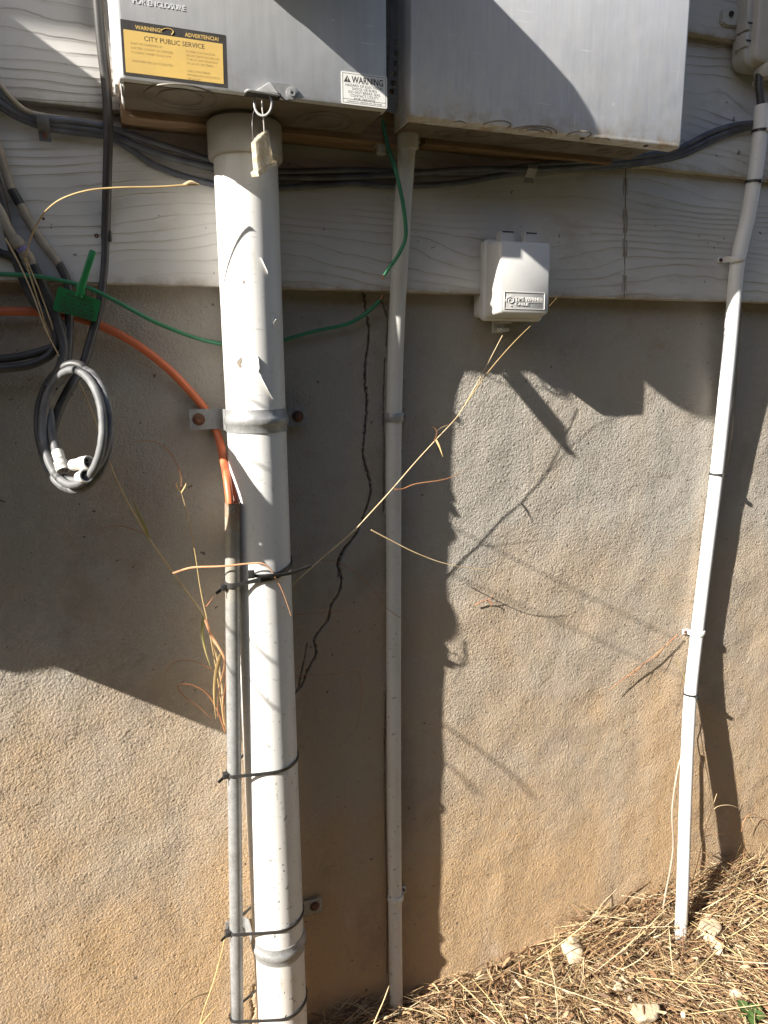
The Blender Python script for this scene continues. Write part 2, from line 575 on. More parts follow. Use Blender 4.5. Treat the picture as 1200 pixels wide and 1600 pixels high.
CRACKS = [
    ([(568, 460), (571, 478), (574, 496), (577, 520), (575, 545), (572, 565), (571, 598), (574, 622), (573, 650), (569, 688), (568, 712), (574, 735),
      (580, 762), (577, 782), (570, 803), (559, 832), (545, 850), (532, 868), (528, 884), (534, 902), (530, 926), (518, 946), (513, 968), (500, 985),
      (491, 1000), (494, 1022), (481, 1046), (474, 1068), (462, 1082), (456, 1090)], .0017),
    ([(545, 850), (538, 862), (531, 880), (529, 900)], .0010),
    ([(480, 1005), (473, 1040), (468, 1070)], .0007),
    ([(594, 466), (600, 480), (606, 500), (604, 540)], .0008),
    ([(602, 560), (600, 640), (601, 700), (600, 800)], .0006),
    ([(399, 1540), (393, 1562), (397, 1580), (392, 1600), (396, 1625)], .0010),
    ([(604, 1080), (602, 1200), (604, 1330), (606, 1420), (606, 1520)], .0007),
]
def make_foundation():
    x0, x1, z0, z1 = -.46, 1.66, -1.44, .124
    fine = (.255, .45)
    xs = np.concatenate([np.arange(x0, fine[0], .0022), np.arange(fine[0], fine[1], .0011), np.arange(fine[1], x1, .0022), [x1]])
    zs = np.concatenate([np.arange(z0, z1, .0021), [z1]])
    st = .001
    NX, NZ = int((x1 - x0) / st) + 4, int((z1 - z0) / st) + 4
    hgt = field(NX, NZ, st, .0022, .0055, 1) * .00026 + field(NX, NZ, st, .0045, .014, 2) * .00009
    hgt = np.where(hgt > 0, hgt * 1.15, hgt * .85)
    hgt += field(NX, NZ, st, .03, .10, 3) * .00012 + field(NX, NZ, st, .09, .35, 4) * .0005
    pit = field(NX, NZ, st, .0035, .02, 5)
    hgt -= np.clip(pit - 2.9, 0, .8) * .0022
    GX, GZ = np.meshgrid(xs, zs)
    H = hgt[((GZ - z0) / st).astype(int), ((GX - x0) / st).astype(int)]
    # shallow trowel smears and the cracks, cut as grooves
    wob = field(NX, NZ, st, .004, .02, 6)
    for pts, hw in CRACKS:
        P = [W(a, b) for a, b in pts]
        P = crv(P, 3)
        best = np.full(GX.shape, 9.)
        for a, b in zip(P[:-1], P[1:]):
            ax, az, bx, bz = a.x, a.z - ZC, b.x, b.z - ZC
            jx, jz = min(ax, bx) - .01, min(az, bz) - .01
            ix, iz = max(ax, bx) + .01, max(az, bz) + .01
            c0, c1 = np.searchsorted(xs, [jx, ix]); r0, r1 = np.searchsorted(zs, [jz, iz])
            gx, gz = GX[r0:r1, c0:c1], GZ[r0:r1, c0:c1]
            L = max((bx - ax) ** 2 + (bz - az) ** 2, 1e-12)
            t = np.clip(((gx - ax) * (bx - ax) + (gz - az) * (bz - az)) / L, 0, 1)
            dd = np.hypot(gx - ax - t * (bx - ax), gz - az - t * (bz - az))
            best[r0:r1, c0:c1] = np.minimum(best[r0:r1, c0:c1], dd)
        w = hw * (.9 + .5 * wob[((GZ - z0) / st).astype(int), ((GX - x0) / st).astype(int)])
        H = H - np.where(best < np.maximum(w, .0004), .011, 0) - .0012 * np.exp(-(best / .004) ** 2)
    edge = np.minimum.reduce([GX - x0, x1 - GX, GZ - z0 + .2, np.full(GX.shape, .05)]) / .05
    H = H * np.clip(edge, 0, 1)
    n_x, n_z = len(xs), len(zs)
    co = np.stack([GX, -H, GZ + ZC], -1).reshape(-1, 3)
    idx = np.arange(n_x * n_z).reshape(n_z, n_x)
    q = np.stack([idx[:-1, :-1], idx[:-1, 1:], idx[1:, 1:], idx[1:, :-1]], -1).reshape(-1, 4)
    me = bpy.data.meshes.new('foundation')
    me.vertices.add(len(co)); me.vertices.foreach_set('co', co.ravel())
    me.loops.add(q.size); me.loops.foreach_set('vertex_index', q.ravel())
    me.polygons.add(len(q)); me.polygons.foreach_set('loop_start', np.arange(0, q.size, 4))
    me.polygons.foreach_set('use_smooth', np.ones(len(q), bool))
    me.update(calc_edges=True)
    me.materials.append(M['stucco'])
    o = bpy.data.objects.new('foundation', me)
    COL.objects.link(o); o.parent = house
make_foundation()
for a, b in ((-3.2, -.46), (1.66, 4.2)):
    v, f = boxm(a, b, -.15, 0, -1.6, .124)
    add('foundation_end', v, f, 'stucco', house)
v, f = boxm(-3.2, 4.2, -.2, -.03, -1.6, 2.6)
add('core', v, f, 'dark', house)

EXP = .2255
def board(x0, x1, k):
    z0 = .1195 + EXP * k; z1 = z0 + EXP + .018
    prof = [(.012, z0 + .0015), (.0275, z0), (.0300, z0 + .0015), (.0305, z0 + .004), (.0120, z1), (.0, z1), (.0, z0 + .0015)]
    # slightly bowed along its length
    n = 24; v = []; f = []
    for i in range(n + 1):
        x = x0 + (x1 - x0) * i / n
        w = .0012 * math.sin(x * 2.1 + k * 1.7) + .0006 * math.sin(x * 7.3 + k)
        for d, z in prof:
            v.append(V(x, d + (w if d > .005 else 0), z + w * .6))
    m = len(prof)
    for i in range(n):
        for j in range(m):
            j2 = (j + 1) % m
            f.append((i * m + j, i * m + j2, (i + 1) * m + j2, (i + 1) * m + j))
    f.append(tuple(range(m))); f.append(tuple(n * m + j for j in range(m - 1, -1, -1)))
    add('siding_board', v, f, 'siding', house, True)
JX = .868
for k in range(0, 11):
    cuts = {0: [-3.2, -1.9, JX, 4.2], 1: [-3.2, 1.9, 4.2]}.get(k, [-3.2, -3.2 + .9 * (1 + k % 3), 2.1 - .5 * (k % 2), 4.2])
    for a, b in zip(cuts[:-1], cuts[1:]):
        board(a + .0012, b - .0012, k)
# old filler squeezed into the butt joint, split down its middle
for sx in (-1, 1):
    pv = []
    for i in range(15):
        z = .122 + i * .0155
        dd = .0302 - (z - .12) * .077
        pv.append(V(JX + sx * (.0035 + .0012 * math.sin(i * 2.3 + sx)), dd, z))
    vv, ff = tube(pv, [.0026, .0036, .0022, .0034, .0028, .0038, .0024, .0034, .0026], 6, flat=.7)
    add('joint_filler', vv, ff, 'caulk', house, True)
# siding nails
for i, (px, py, r) in enumerate([(942, 393, .0045), (1033, 405, .004), (536, 327, .0035), (1122, 305, .003), (940, 408, .002), (610, 283, .002), (68, 342, .002), (855, 432, .002)]):
    z = W(px, py, .02).z - ZC
    dd = .0305 - (z - .12) / EXP * .0185
    v, f = lathe(W(px, py, dd - .001), (0, -1, 0), [(0, r), (.0016, r), (.0021, r * .5), (.0021, 1e-5)], 12)
    add('nail', v, f, 'rust' if i in (2, 4, 5, 6, 7) else 'siding', house, True)

# ------------------------------------------------------------------ ground
def gz(x, d):
    base = np.interp(x, [-3, .1, .3, .45, .62, .76, .88, 1.0, 1.15, 1.28, 1.45, 1.8, 4], [-1.30, -1.300, -1.285, -1.288, -1.285, -1.262, -1.220, -1.228, -1.232, -1.215, -1.255, -1.27, -1.28])
    k = np.exp(-max(d, 0) / .35)
    return base * k + (-1.315) * (1 - k) - .06 * (1 - math.exp(-max(d, 0) / 1.5))
gxs = sorted(set(list(np.round(np.concatenate([[-220, -120, -60, -30, -14, -7, -4, -3, -2, -1.4, -1, -.7], np.arange(-.5, 1.9, .02), [2, 2.3, 2.8, 3.5, 4.5, 7, 14, 30, 60, 120, 220]]), 3))))
gds = list(np.round(np.concatenate([[-.03], np.arange(0, .8, .02), [.85, .95, 1.1, 1.3, 1.6, 2, 2.6, 3.5, 5, 8, 14, 25, 50, 100, 200, 320]]), 3))
gv, gf = [], []
for d in gds:
    for x in gxs:
        nearx = 1 if -.6 < x < 2 and d < .85 else 0
        gv.append(V(x, d, gz(x, d) + nearx * random.uniform(-.004, .004)))
nx = len(gxs)
for j in range(len(gds) - 1):
    for i in range(nx - 1):
        gf.append((j * nx + i, j * nx + i + 1, (j + 1) * nx + i + 1, (j + 1) * nx + i))
g = add('ground', gv, [tuple(reversed(q)) for q in gf], 'soil', None, 'all')
g['kind'] = 'structure'
g['label'] = 'bare brown soil along the foot of the wall'

# roof overhang and house behind the camera: unseen, added to block sky light
v, f = cat2(boxm(-3.4, 4.4, -.1, .52, 1.55, 1.60), boxm(-3.4, 4.4, .52, .55, 1.53, 1.72))
add('sky_blocking_eave', v, f, 'siding', house)
nh = thing('sky_blocking_house', 'unseen brown brick house behind the camera, added to block sky light', 'house', V(.5, 3.6, -1.36))
brick = plain('brown_brick', (.17, .10, .07), (.12, .075, .055), 12, .9, .4, 60)
v, f = boxm(-7.5, 9, 3.6, 9.5, -1.5, 1.5)
add('wall', v, f, brick, nh)
v, f = loft([[V(-7.9, 3.15, 1.5), V(9.4, 3.15, 1.5), V(9.4, 10, 1.5), V(-7.9, 10, 1.5)], [V(-7.9, 3.15, 1.62), V(9.4, 3.15, 1.62), V(9.4, 10, 1.62), V(-7.9, 10, 1.62)], [V(-5, 6.3, 3.4), V(6.5, 6.3, 3.4), V(6.5, 6.8, 3.4), V(-5, 6.8, 3.4)]])
add('roof', v, f, plain('dark_shingle', (.06, .055, .05), (.10, .09, .08), 20, .95, .5, 80), nh)
for wx in (-3.5, 2.2):
    v, f = boxm(wx, wx + 1.1, 3.57, 3.62, -.2, 1.0)
    w_ = add('window', v, f, 'pvc2', nh)
    v, f = boxm(wx + .08, wx + 1.02, 3.555, 3.575, -.12, .92)
    add('pane', v, f, 'dark', w_)

# ------------------------------------------------------------------ boxes on the wall
def knock(parent, px, py, z, R, rings, d_hint):
    """concentric stamped knock-out rings on an underside at height z"""
    w0 = W(px, py, 0.0); 
    # point of the view ray at height z
    o = Vector((0, -D, ZC)); dr = w0 - o
    p = o + dr * ((z + ZC - o.z) / dr.z)
    geo = [torus(p + Vector((0, 0, -.0002)), (0, 0, 1), R * q, .0011, 32, 6) for q in rings]
    v, f = cat2(*geo)
    return add('knockout', v, f, 'boxin', parent, True)

LB = dict(x0=.0202, x1=.3610, d0=.030, d1=.169, z0=.3393, z1=1.02)
mb = thing('meter_box', 'wide grey steel meter enclosure with a yellow and a white sticker', 'meter box', V(.195, .09, LB['z0']))
# cover with rolled edges, body behind it
sec = []
x0, x1, z0, z1 = LB['x0'], LB['x1'], LB['z0'], LB['z1']
for d, ins in ((.066, .004), (.152, .004), (.152, .0), (.163, .0), (.1675, .0015), (.169, .005)):
    sec.append([V(x, d, z) for x, z in rrect(x0 + ins, x1 - ins, z0 + ins * .6, z1 - ins, .004, 3)])
v, f = loft(sec)
add('body', v, f, 'box', mb, True)
# dull unpainted-looking bottom plate with knock-outs
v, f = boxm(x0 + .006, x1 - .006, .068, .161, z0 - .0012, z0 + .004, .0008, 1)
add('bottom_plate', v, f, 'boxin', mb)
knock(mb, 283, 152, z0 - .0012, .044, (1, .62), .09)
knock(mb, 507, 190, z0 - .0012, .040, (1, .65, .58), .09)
# side flange of the cover on the left
v, f = boxm(x0 - .0045, x0 + .001, .100, .135, z0 + .004, z1 - .01, .001, 1)
add('side_flange', v, f, 'box', mb)
# round meter above the picture, on the same enclosure front
# latch and its rivet
FR = .169
def fp(px, py, d=FR):
    p = W(px, py, d); return (p.x, p.z - ZC)
hv, hf = prism([fp(*p) for p in [(421, 129), (453, 133), (461, 137), (466, 146), (463, 154), (455, 158), (445, 158), (438, 153), (431, 141)]], FR, FR + .003, .0007)
lat = add('latch_tab', hv, hf, 'galv', mb, True)
rv, rf = lathe(W(456, 146, FR + .003), (0, -1, 0), [(0, .008), (.0012, .008), (.0018, .0062), (.0018, .0045), (.003, .0042), (.003, .002), (.001, .0018), (.001, 1e-5)], 20)
add('rivet', rv, rf, 'galv', lat, True)
# folded upper tongue leaning out of the front
a0, a1, a2, a3 = W(398, 142, FR), W(421, 129, FR + .001), W(437, 151, FR + .002), W(400, 143, FR + .012)
tv = [a0, a1, W(431, 141, FR + .002), W(437, 150, FR + .014), W(398, 144, FR + .014)]
tv2 = [p + Vector((0, .0015, .0018)) for p in tv]
tf = [(0, 1, 2, 3, 4), (9, 8, 7, 6, 5)] + [(i, (i + 1) % 5, 5 + (i + 1) % 5, 5 + i) for i in range(5)]
add('latch_fold', tv + tv2, tf, 'galv', mb)
v, f = boxm(fp(381, 145)[0], fp(436, 150)[0], FR - .002, FR + .013, fp(400, 151)[1] - .001, fp(400, 147)[1], .0008, 1)
add('latch_slot', v, f, 'dark', mb)
lip = px_path([(383, 144, FR + .012), (388, 141, FR + .016), (400, 143, FR + .016), (434, 149, FR + .014)], 6)
v, f = tube(lip, .0016, 8)
add('latch_lip', v, f, 'galv', mb, True)
ring = [W(411 + 13.5 * math.cos(t), 162 + 19 * math.sin(t), FR + .006 + .006 * math.cos(t)) for t in np.linspace(0, 2 * math.pi, 28, endpoint=False)]
v, f = tube(ring, .0016, 8, closed=True)
add('latch_loop', v, f, 'galv', mb, True)
# embossed lettering
text('embossed_lettering', 'FOR ENCLOSURE', fp(207, 1)[0], fp(207, 5)[1], .0055, FR + .0001, 'box', mb, fp(289, 14)[0] - fp(207, 1)[0], ext=.0004)

# yellow utility sticker
yx0, yx1, yz0, yz1 = .0262, .1477, .3440, .4035
st = add('warning_sticker', *prism([(yx0, yz0), (yx1, yz0 - .0004), (yx1 + .0008, yz1 - .0012), (yx0 + .0008, yz1)], FR - .0005, FR + .0004), 'ink', mb)
st['label'] = 'yellow and black utility warning sticker'
yb = add('yellow_field', *prism([(yx0 + .003, yz0 + .003), (yx1 - .004, yz0 + .003), (yx1 - .003, yz1 - .0115), (yx0 + .0035, yz1 - .0105)], FR, FR + .0006), 'yellow', st)
TD = FR + .00064
text('lettering', 'WARNING!', yx0 + .017, yz1 - .0085, .0042, FR + .00044, 'yellow', st, .030, bold=.0001)
text('lettering', 'ADVERTENCIA!', yx0 + .074, yz1 - .0090, .0042, FR + .00044, 'yellow', st, .040, bold=.0001)
sq = crv([V(yx0 + .047, FR + .0005, yz1 - .006), V(yx0 + .052, FR + .0005, yz1 - .0035), V(yx0 + .058, FR + .0005, yz1 - .0035), V(yx0 + .0605, FR + .0005, yz1 - .006), V(yx0 + .058, FR + .0005, yz1 - .0095)], 6)
add('peel_mark', *tube(sq, .0006, 5), 'yellow', st)
text('lettering', 'CITY PUBLIC SERVICE', yx0 + .026, yz1 - .0200, .0052, TD, 'ink', st, .070)
for i, s_ in enumerate(['THEFT OR TAMPERING OF', 'ELECTRIC AND/OR GAS SERVICES', 'IS ILLEGAL UNDER TEXAS LAW.', '', 'VIOLATORS WILL BE PROSECUTED']):
    if s_:
        text('lettering', s_, yx0 + .0105, yz1 - .0255 - .0047 * i, .0024, TD, 'fadeink', st, .0017 * len(s_))
for i, s_ in enumerate(['EL ROBO O ALTERACION', 'DE LOS SERVICIOS DE LUZ', 'Y GAS ES UNA VIOLACION', 'DE LA LEY DE TEXAS.', '', 'QUE SUFREN SERAN', 'PROCESADOS CON EL RIGOR', 'DE LA LEY']):
    if s_:
        text('lettering', s_, yx0 + .074, yz1 - .0262 - .0043 * i, .0023, TD, 'fadeink', st, .0017 * len(s_))
# white hazard sticker
wx0, wx1, wz0, wz1 = .2962, .3598, .3412, .3802
ws = add('hazard_sticker', *prism(rrect(wx0, wx1, wz0, wz1, .0018, 3), FR - .0005, FR + .0004), 'paper', mb)
ws['label'] = 'white electrical hazard sticker with black print'
b_ = .0017
fr = [boxm(wx0 + b_, wx1 - b_, FR, FR + .00045, z_, z_ + .0005) for z_ in (wz0 + b_, wz1 - b_ - .0005, wz0 + .0062)]
fr += [boxm(x_, x_ + .0005, FR, FR + .00046, wz0 + b_, wz1 - b_) for x_ in (wx0 + b_, wx1 - b_ - .0005)]
add('border', *cat2(*fr), 'ink', ws)
text('lettering', 'WARNING', wx0 + .0145, wz1 - .0125, .0078, FR + .00044, 'ink', ws, .044, bold=.00025)
tri = [(wx0 + .0032, wz1 - .0125), (wx0 + .0130, wz1 - .0125), (wx0 + .0081, wz1 - .0045)]
add('hazard_triangle', *prism(tri, FR, FR + .00045), 'ink', ws)
text('lettering', '!', wx0 + .0072, wz1 - .0118, .0048, FR + .00050, 'paper', ws, .0012)
for i, s_ in enumerate(['HAZARD OF ELECTRICAL', 'SHOCK OR BURN', 'DO NOT BREAK SEAL', 'CONTACT UTILITY', 'FOR SERVICE']):
    text('lettering', s_, (wx0 + wx1) / 2, wz1 - .0172 - .0040 * i, .0031, FR + .00044, 'ink', ws, .00262 * len(s_), 'CENTER')
text('lettering', 'DURHAM CO. LEBANON, MO. USA 4100B', (wx0 + wx1) / 2, wz0 + .0030, .0018, FR + .00044, 'ink', ws, .048, 'CENTER')

# utility meter standing out of the enclosure, above the picture
MC = V(.190, .169, .593)
em = thing('utility_meter', 'round glass utility meter on the front of the meter enclosure', 'meter', MC)
v, f = lathe(MC + Vector((0, -.0005, 0)), (0, -1, 0), [(0, .109), (.03, .109), (.036, .107), (.05, .107)], 48)
add('socket_ring', v, f, 'galv', em, True)
v, f = lathe(MC + Vector((0, -.05, 0)), (0, -1, 0), [(0, .107), (.045, .106), (.062, .103), (.071, .095), (.075, .080), (.076, .001)], 48)
add('cover', v, f, 'nid', em, True)

# right-hand enclosure
RB = dict(x0=.4000, x1=.8653, d1=.155, z0=.3410, z1=1.00)
rb = thing('breaker_box', 'large plain grey steel enclosure, chalky near its bottom edge, under the meter shadow', 'enclosure', V(.64, .08, RB['z0']))
x0, x1, z0, z1 = RB['x0'], RB['x1'], RB['z0'], RB['z1']
v, f = loft([[V(x, d, z) for x, z in rrect(x0 + i_, x1 - i_, z0 + i_, z1 - i_, .003, 3)] for d, i_ in ((.130, .0), (.149, 0), (.1535, .0012), (.155, .0045))])
add('cover', v, f, 'box2', rb, True)
v, f = boxm(x0 + .008, x1 - .032, 0.066, .1305, z0 + .003, z1 - .01, .002)
add('body', v, f, 'box2', rb, True)
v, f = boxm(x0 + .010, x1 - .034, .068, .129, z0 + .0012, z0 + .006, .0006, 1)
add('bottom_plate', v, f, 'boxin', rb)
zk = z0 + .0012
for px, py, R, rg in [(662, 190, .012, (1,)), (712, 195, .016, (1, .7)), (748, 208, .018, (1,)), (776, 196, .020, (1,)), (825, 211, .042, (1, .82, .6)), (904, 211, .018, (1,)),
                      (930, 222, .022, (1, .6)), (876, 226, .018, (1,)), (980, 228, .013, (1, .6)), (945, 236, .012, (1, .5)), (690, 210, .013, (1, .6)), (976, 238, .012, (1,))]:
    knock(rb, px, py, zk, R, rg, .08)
for px, py in [(910, 207), (1009, 227)]:
    p = W(px, py, .146); p.z = z0 + ZC - .0004
    v, f = lathe(p, (0, 0, -1), [(0, .004), (.0005, .004), (.0005, 1e-5)], 14)
    add('drain_hole', v, f, 'dark', rb)
v, f = boxm(x0 - .002, x0 + .012, .128, .140, .575, .605, .001)
add('hinge_tab', v, f, 'box2', rb)

# wooden battens behind the boxes
zb = W(240, 191, .055).z - ZC
v, f = boxm(.022, .418, .012, .066, zb, zb + .075, .0015)
wb = add('wood_batten', v, f, 'wood'); tag(wb, 'weathered brown wood strip behind the meter enclosure', 'batten', 'battens behind the boxes')
zb = W(800, 239, .048).z - ZC
v, f = boxm(W(664, 220, .048).x, .815, .012, .048, zb, zb + .06, .0015)
wb = add('wood_batten', v, f, 'wood'); tag(wb, 'reddish brown wood strip under the large plain enclosure', 'batten', 'battens behind the boxes')

# perforated steel strap in the gap between the boxes
def perf():
    v, f = [], []
    P = [(613, 26), (618, 40), (619, 66), (618.5, 83), (618, 99), (616.5, 115), (614.5, 130), (612, 143), (610, 160)]
    dd = .085
    cs = [(619, 66), (618.5, 83), (618, 99), (616.5, 115), (614.5, 130), (612, 143)]
    zs_ = [W(a, b, dd).z - ZC for a, b in cs]; xs_ = [W(a, b, dd).x for a, b in cs]
    ed = [zs_[0] + .0085] + [(a + b) / 2 for a, b in zip(zs_[:-1], zs_[1:])] + [zs_[-1] - .007]
    hw = .0095
    for i, (cx, cz) in enumerate(zip(xs_, zs_)):
        zt, zb = ed[i], ed[i + 1]
        n = 16
        for off in (0, .002):
            o = len(v)
            for k in range(n):
                a = 2 * math.pi * k / n + math.pi / 4
                c, s_ = math.cos(a), math.sin(a)
                m_ = max(abs(c), abs(s_))
                v.append(V(cx + c / m_ * hw, dd - off, (zt + zb) / 2 + s_ / m_ * (zt - zb) / 2))
            for k in range(n):
                a = 2 * math.pi * k / n + math.pi / 4
                v.append(V(cx + math.cos(a) * .0040, dd - off, cz + math.sin(a) * .0040))
            for k in range(n):
                k2 = (k + 1) % n
                f.append((o + k, o + k2, o + n + k2, o + n + k))
    top = [(xs_[0] - hw, ed[0]), (xs_[0] + hw, ed[0]), (xs_[0] + hw * .9, ed[0] + .03), (xs_[0] + hw * .3, ed[0] + .043), (xs_[0] - hw * .8, ed[0] + .043)]
    bot = [(xs_[-1] - hw, ed[-1]), (xs_[-1] - hw * .8, ed[-1] - .02), (xs_[-1] + hw * .5, ed[-1] - .022), (xs_[-1] + hw, ed[-1] - .008), (xs_[-1] + hw, ed[-1])]
    return cat2((v, f), prism(top, dd - .002, dd), prism(bot, dd - .002, dd))
ps = add('perforated_strap', *perf(), 'galv')
tag(ps, 'dark perforated steel strap in the gap between the two grey enclosures', 'strap')
v, f = tube(px_path([(632, 50, .06), (638, 70, .065), (640, 100, .07), (634, 130, .06), (628, 150, .05), (622, 170, .045)], 6), .0035, 8)
gc = add('gap_cable', v, f, 'greycable', None, True); tag(gc, 'grey cable bent down inside the dark gap between the enclosures', 'cable')
v, f = cat2(boxm(.383, .402, .040, .062, .3290, .3470, .002), lathe(V(.392, .055, .329), (0, 0, -1), [(0, .008), (.012, .008), (.013, .006)], 14))
cn = add('conduit_nipple', v, f, 'collar', None, True); tag(cn, 'small grey fitting on the wood strip below the gap between enclosures', 'fitting')

# seal with its wire
sl = thing('meter_seal', 'clear plastic seal tag hanging by a white wire from the enclosure latch', 'seal', W(410, 275, .165))
v, f = tube(px_path([(409, 156, .178), (410, 172, .176), (412, 190, .168), (413, 206, .160)], 6), .0009, 7)
add('wire', v, f, 'white', sl, True)
v, f = tube(px_path([(404, 166, .168), (396, 176, .164), (394, 195, .162), (396, 222, .172)], 6), .0005, 6)
add('loose_wire', v, f, 'black', sl, True)
c4 = [W(396, 222, .187), W(415, 203, .142), W(424, 254, .140), W(400, 272, .190)]
nrm = (c4[1] - c4[0]).cross(c4[3] - c4[0]).normalized() * .0035
body = [p + nrm for p in c4] + [p - nrm for p in c4]
bm = bmesh.new(); bv = [bm.verts.new(p) for p in body]
for q in ((0, 1, 2, 3), (7, 6, 5, 4), (0, 4, 5, 1), (1, 5, 6, 2), (2, 6, 7, 3), (3, 7, 4, 0)):
    bm.faces.new([bv[i] for i in q])
bmesh.ops.recalc_face_normals(bm, faces=bm.faces)
bmesh.ops.bevel(bm, geom=list(bm.edges), offset=.0008, segments=2, affect='EDGES')
add('tag_body', *from_bm(bm), 'clear', sl, True)
foot = [W(397, 268, .194), W(426, 251, .137), W(427, 257, .137), W(399, 276, .194)]
n2 = nrm.normalized() * .0048
bm = bmesh.new(); bv = [bm.verts.new(p) for p in [p + n2 for p in foot] + [p - n2 for p in foot]]
for q in ((0, 1, 2, 3), (7, 6, 5, 4), (0, 4, 5, 1), (1, 5, 6, 2), (2, 6, 7, 3), (3, 7, 4, 0)):
    bm.faces.new([bv[i] for i in q])
bmesh.ops.recalc_face_normals(bm, faces=bm.faces)
add('tag_foot', *from_bm(bm), 'clear', sl)
ins = [c4[0].lerp(c4[1], .3), c4[0].lerp(c4[1], .7), c4[3].lerp(c4[2], .62), c4[3].lerp(c4[2], .3)]
vv = [p + nrm * 1.05 for p in ins] + [p + nrm * 1.25 for p in ins]
add('tag_insert', vv, [(0, 1, 2, 3), (7, 6, 5, 4), (0, 4, 5, 1), (1, 5, 6, 2), (2, 6, 7, 3), (3, 7, 4, 0)], 'white', sl)

# ------------------------------------------------------------------ big riser pipe
PR = .0445
C1 = [(-1.42, .061), (-.5, .0612), (-.23, .0632), (-.1, .0642), (.11, .066), (.36, .071)]
def p1(z):
    zz, cc = zip(*C1)
    return V(np.interp(z, [-1.4, -1.0, .35], [.186, .1845, .1840]), np.interp(z, zz, cc), z)
rp = thing('riser_pipe', 'thick white plastic conduit pipe rising into the meter enclosure', 'pipe', p1(-1.40))
zs = list(np.linspace(-1.40, .32, 40))
v, f = tube([p1(z) for z in zs], PR, 48)
add('pipe', v, f, 'pvc', rp, True)
cz0, cz1 = .2870, .3330
v, f = loft([[p1(z) + Vector((math.cos(t) * r, math.sin(t) * r, 0)) for t in np.linspace(0, 2 * math.pi, 48, endpoint=False)]
             for z, r in ((cz0 - .001, PR + .0005), (cz0, .0505), (cz0 + .002, .0515), (cz1 - .002, .0515), (cz1, .0500), (cz1 + .0005, .043))])
add('collar', v, f, 'collar', rp, True)
v, f = lathe(p1(cz1 + .0005), (0, 0, 1), [(0, .045), (.0055, .045)], 40)
add('neck', v, f, 'boxin', rp, True)
# torn paint skin: curled flakes standing off the pipe
def flake(poly_px, lift):
    pts = [W(a, b, .12) for a, b in poly_px]
    out = []
    for i, p in enumerate(pts):
        c = p1(p.z - ZC)
        # solve where the view ray meets the pipe front
        o = Vector((0, -D, ZC)); dr = (p - o)
        aa = dr.x ** 2 + dr.y ** 2; ox, oy = o.x - c.x, o.y - c.y
        bb = 2 * (dr.x * ox + dr.y * oy); cc = ox * ox + oy * oy - (PR + lift[i]) ** 2
        disc = max(bb * bb - 4 * aa * cc, 0)
        out.append(o + dr * ((-bb - math.sqrt(disc)) / (2 * aa)))
    cen = sum(out, Vector()) / len(out)
    n = len(out)
    back = [q + (p1(q.z - ZC) - q).normalized() * .0006 for q in out]
    fs = [tuple(range(n)), tuple(range(2 * n - 1, n - 1, -1))] + [(i, (i + 1) % n, n + (i + 1) % n, n + i) for i in range(n)]
    return out + back, fs
for poly, lf, mt in [
    ([(369, 566), (373, 561), (377, 558), (378, 565), (376, 569), (378, 573), (374, 575)], [.0005, .0005, .0005, .0005, .0005, .0005, .0005], 'boxin'),
    ([(398, 560), (402, 556), (404, 562), (405, 576), (402, 583), (399, 574)], [.0008, .0008, .004, .005, .003, .0008], 'pvc'),
    ([(403, 583), (406, 585), (418, 608), (427, 624), (421, 612), (408, 592)], [.002, .004, .006, .002, .0008, .0008], 'pvc'),
    ([(406, 402), (409, 404), (418, 424), (419, 428), (411, 413)], [.001, .004, .004, .001, .001], 'pvc'),
    ([(426, 505), (431, 499), (437, 492), (436, 499), (430, 508), (427, 511)], [.001, .003, .003, .002, .001, .001], 'pvc'),
    ([(379, 439), (381, 438), (382, 442), (380, 443)], [.0006] * 4, 'boxin')]:
    add('paint_flake', *flake(poly, lf), mt, rp)

def around(cz, z0, z1, R, prof, seg=40, a0=0, a1=2 * math.pi):
    pass

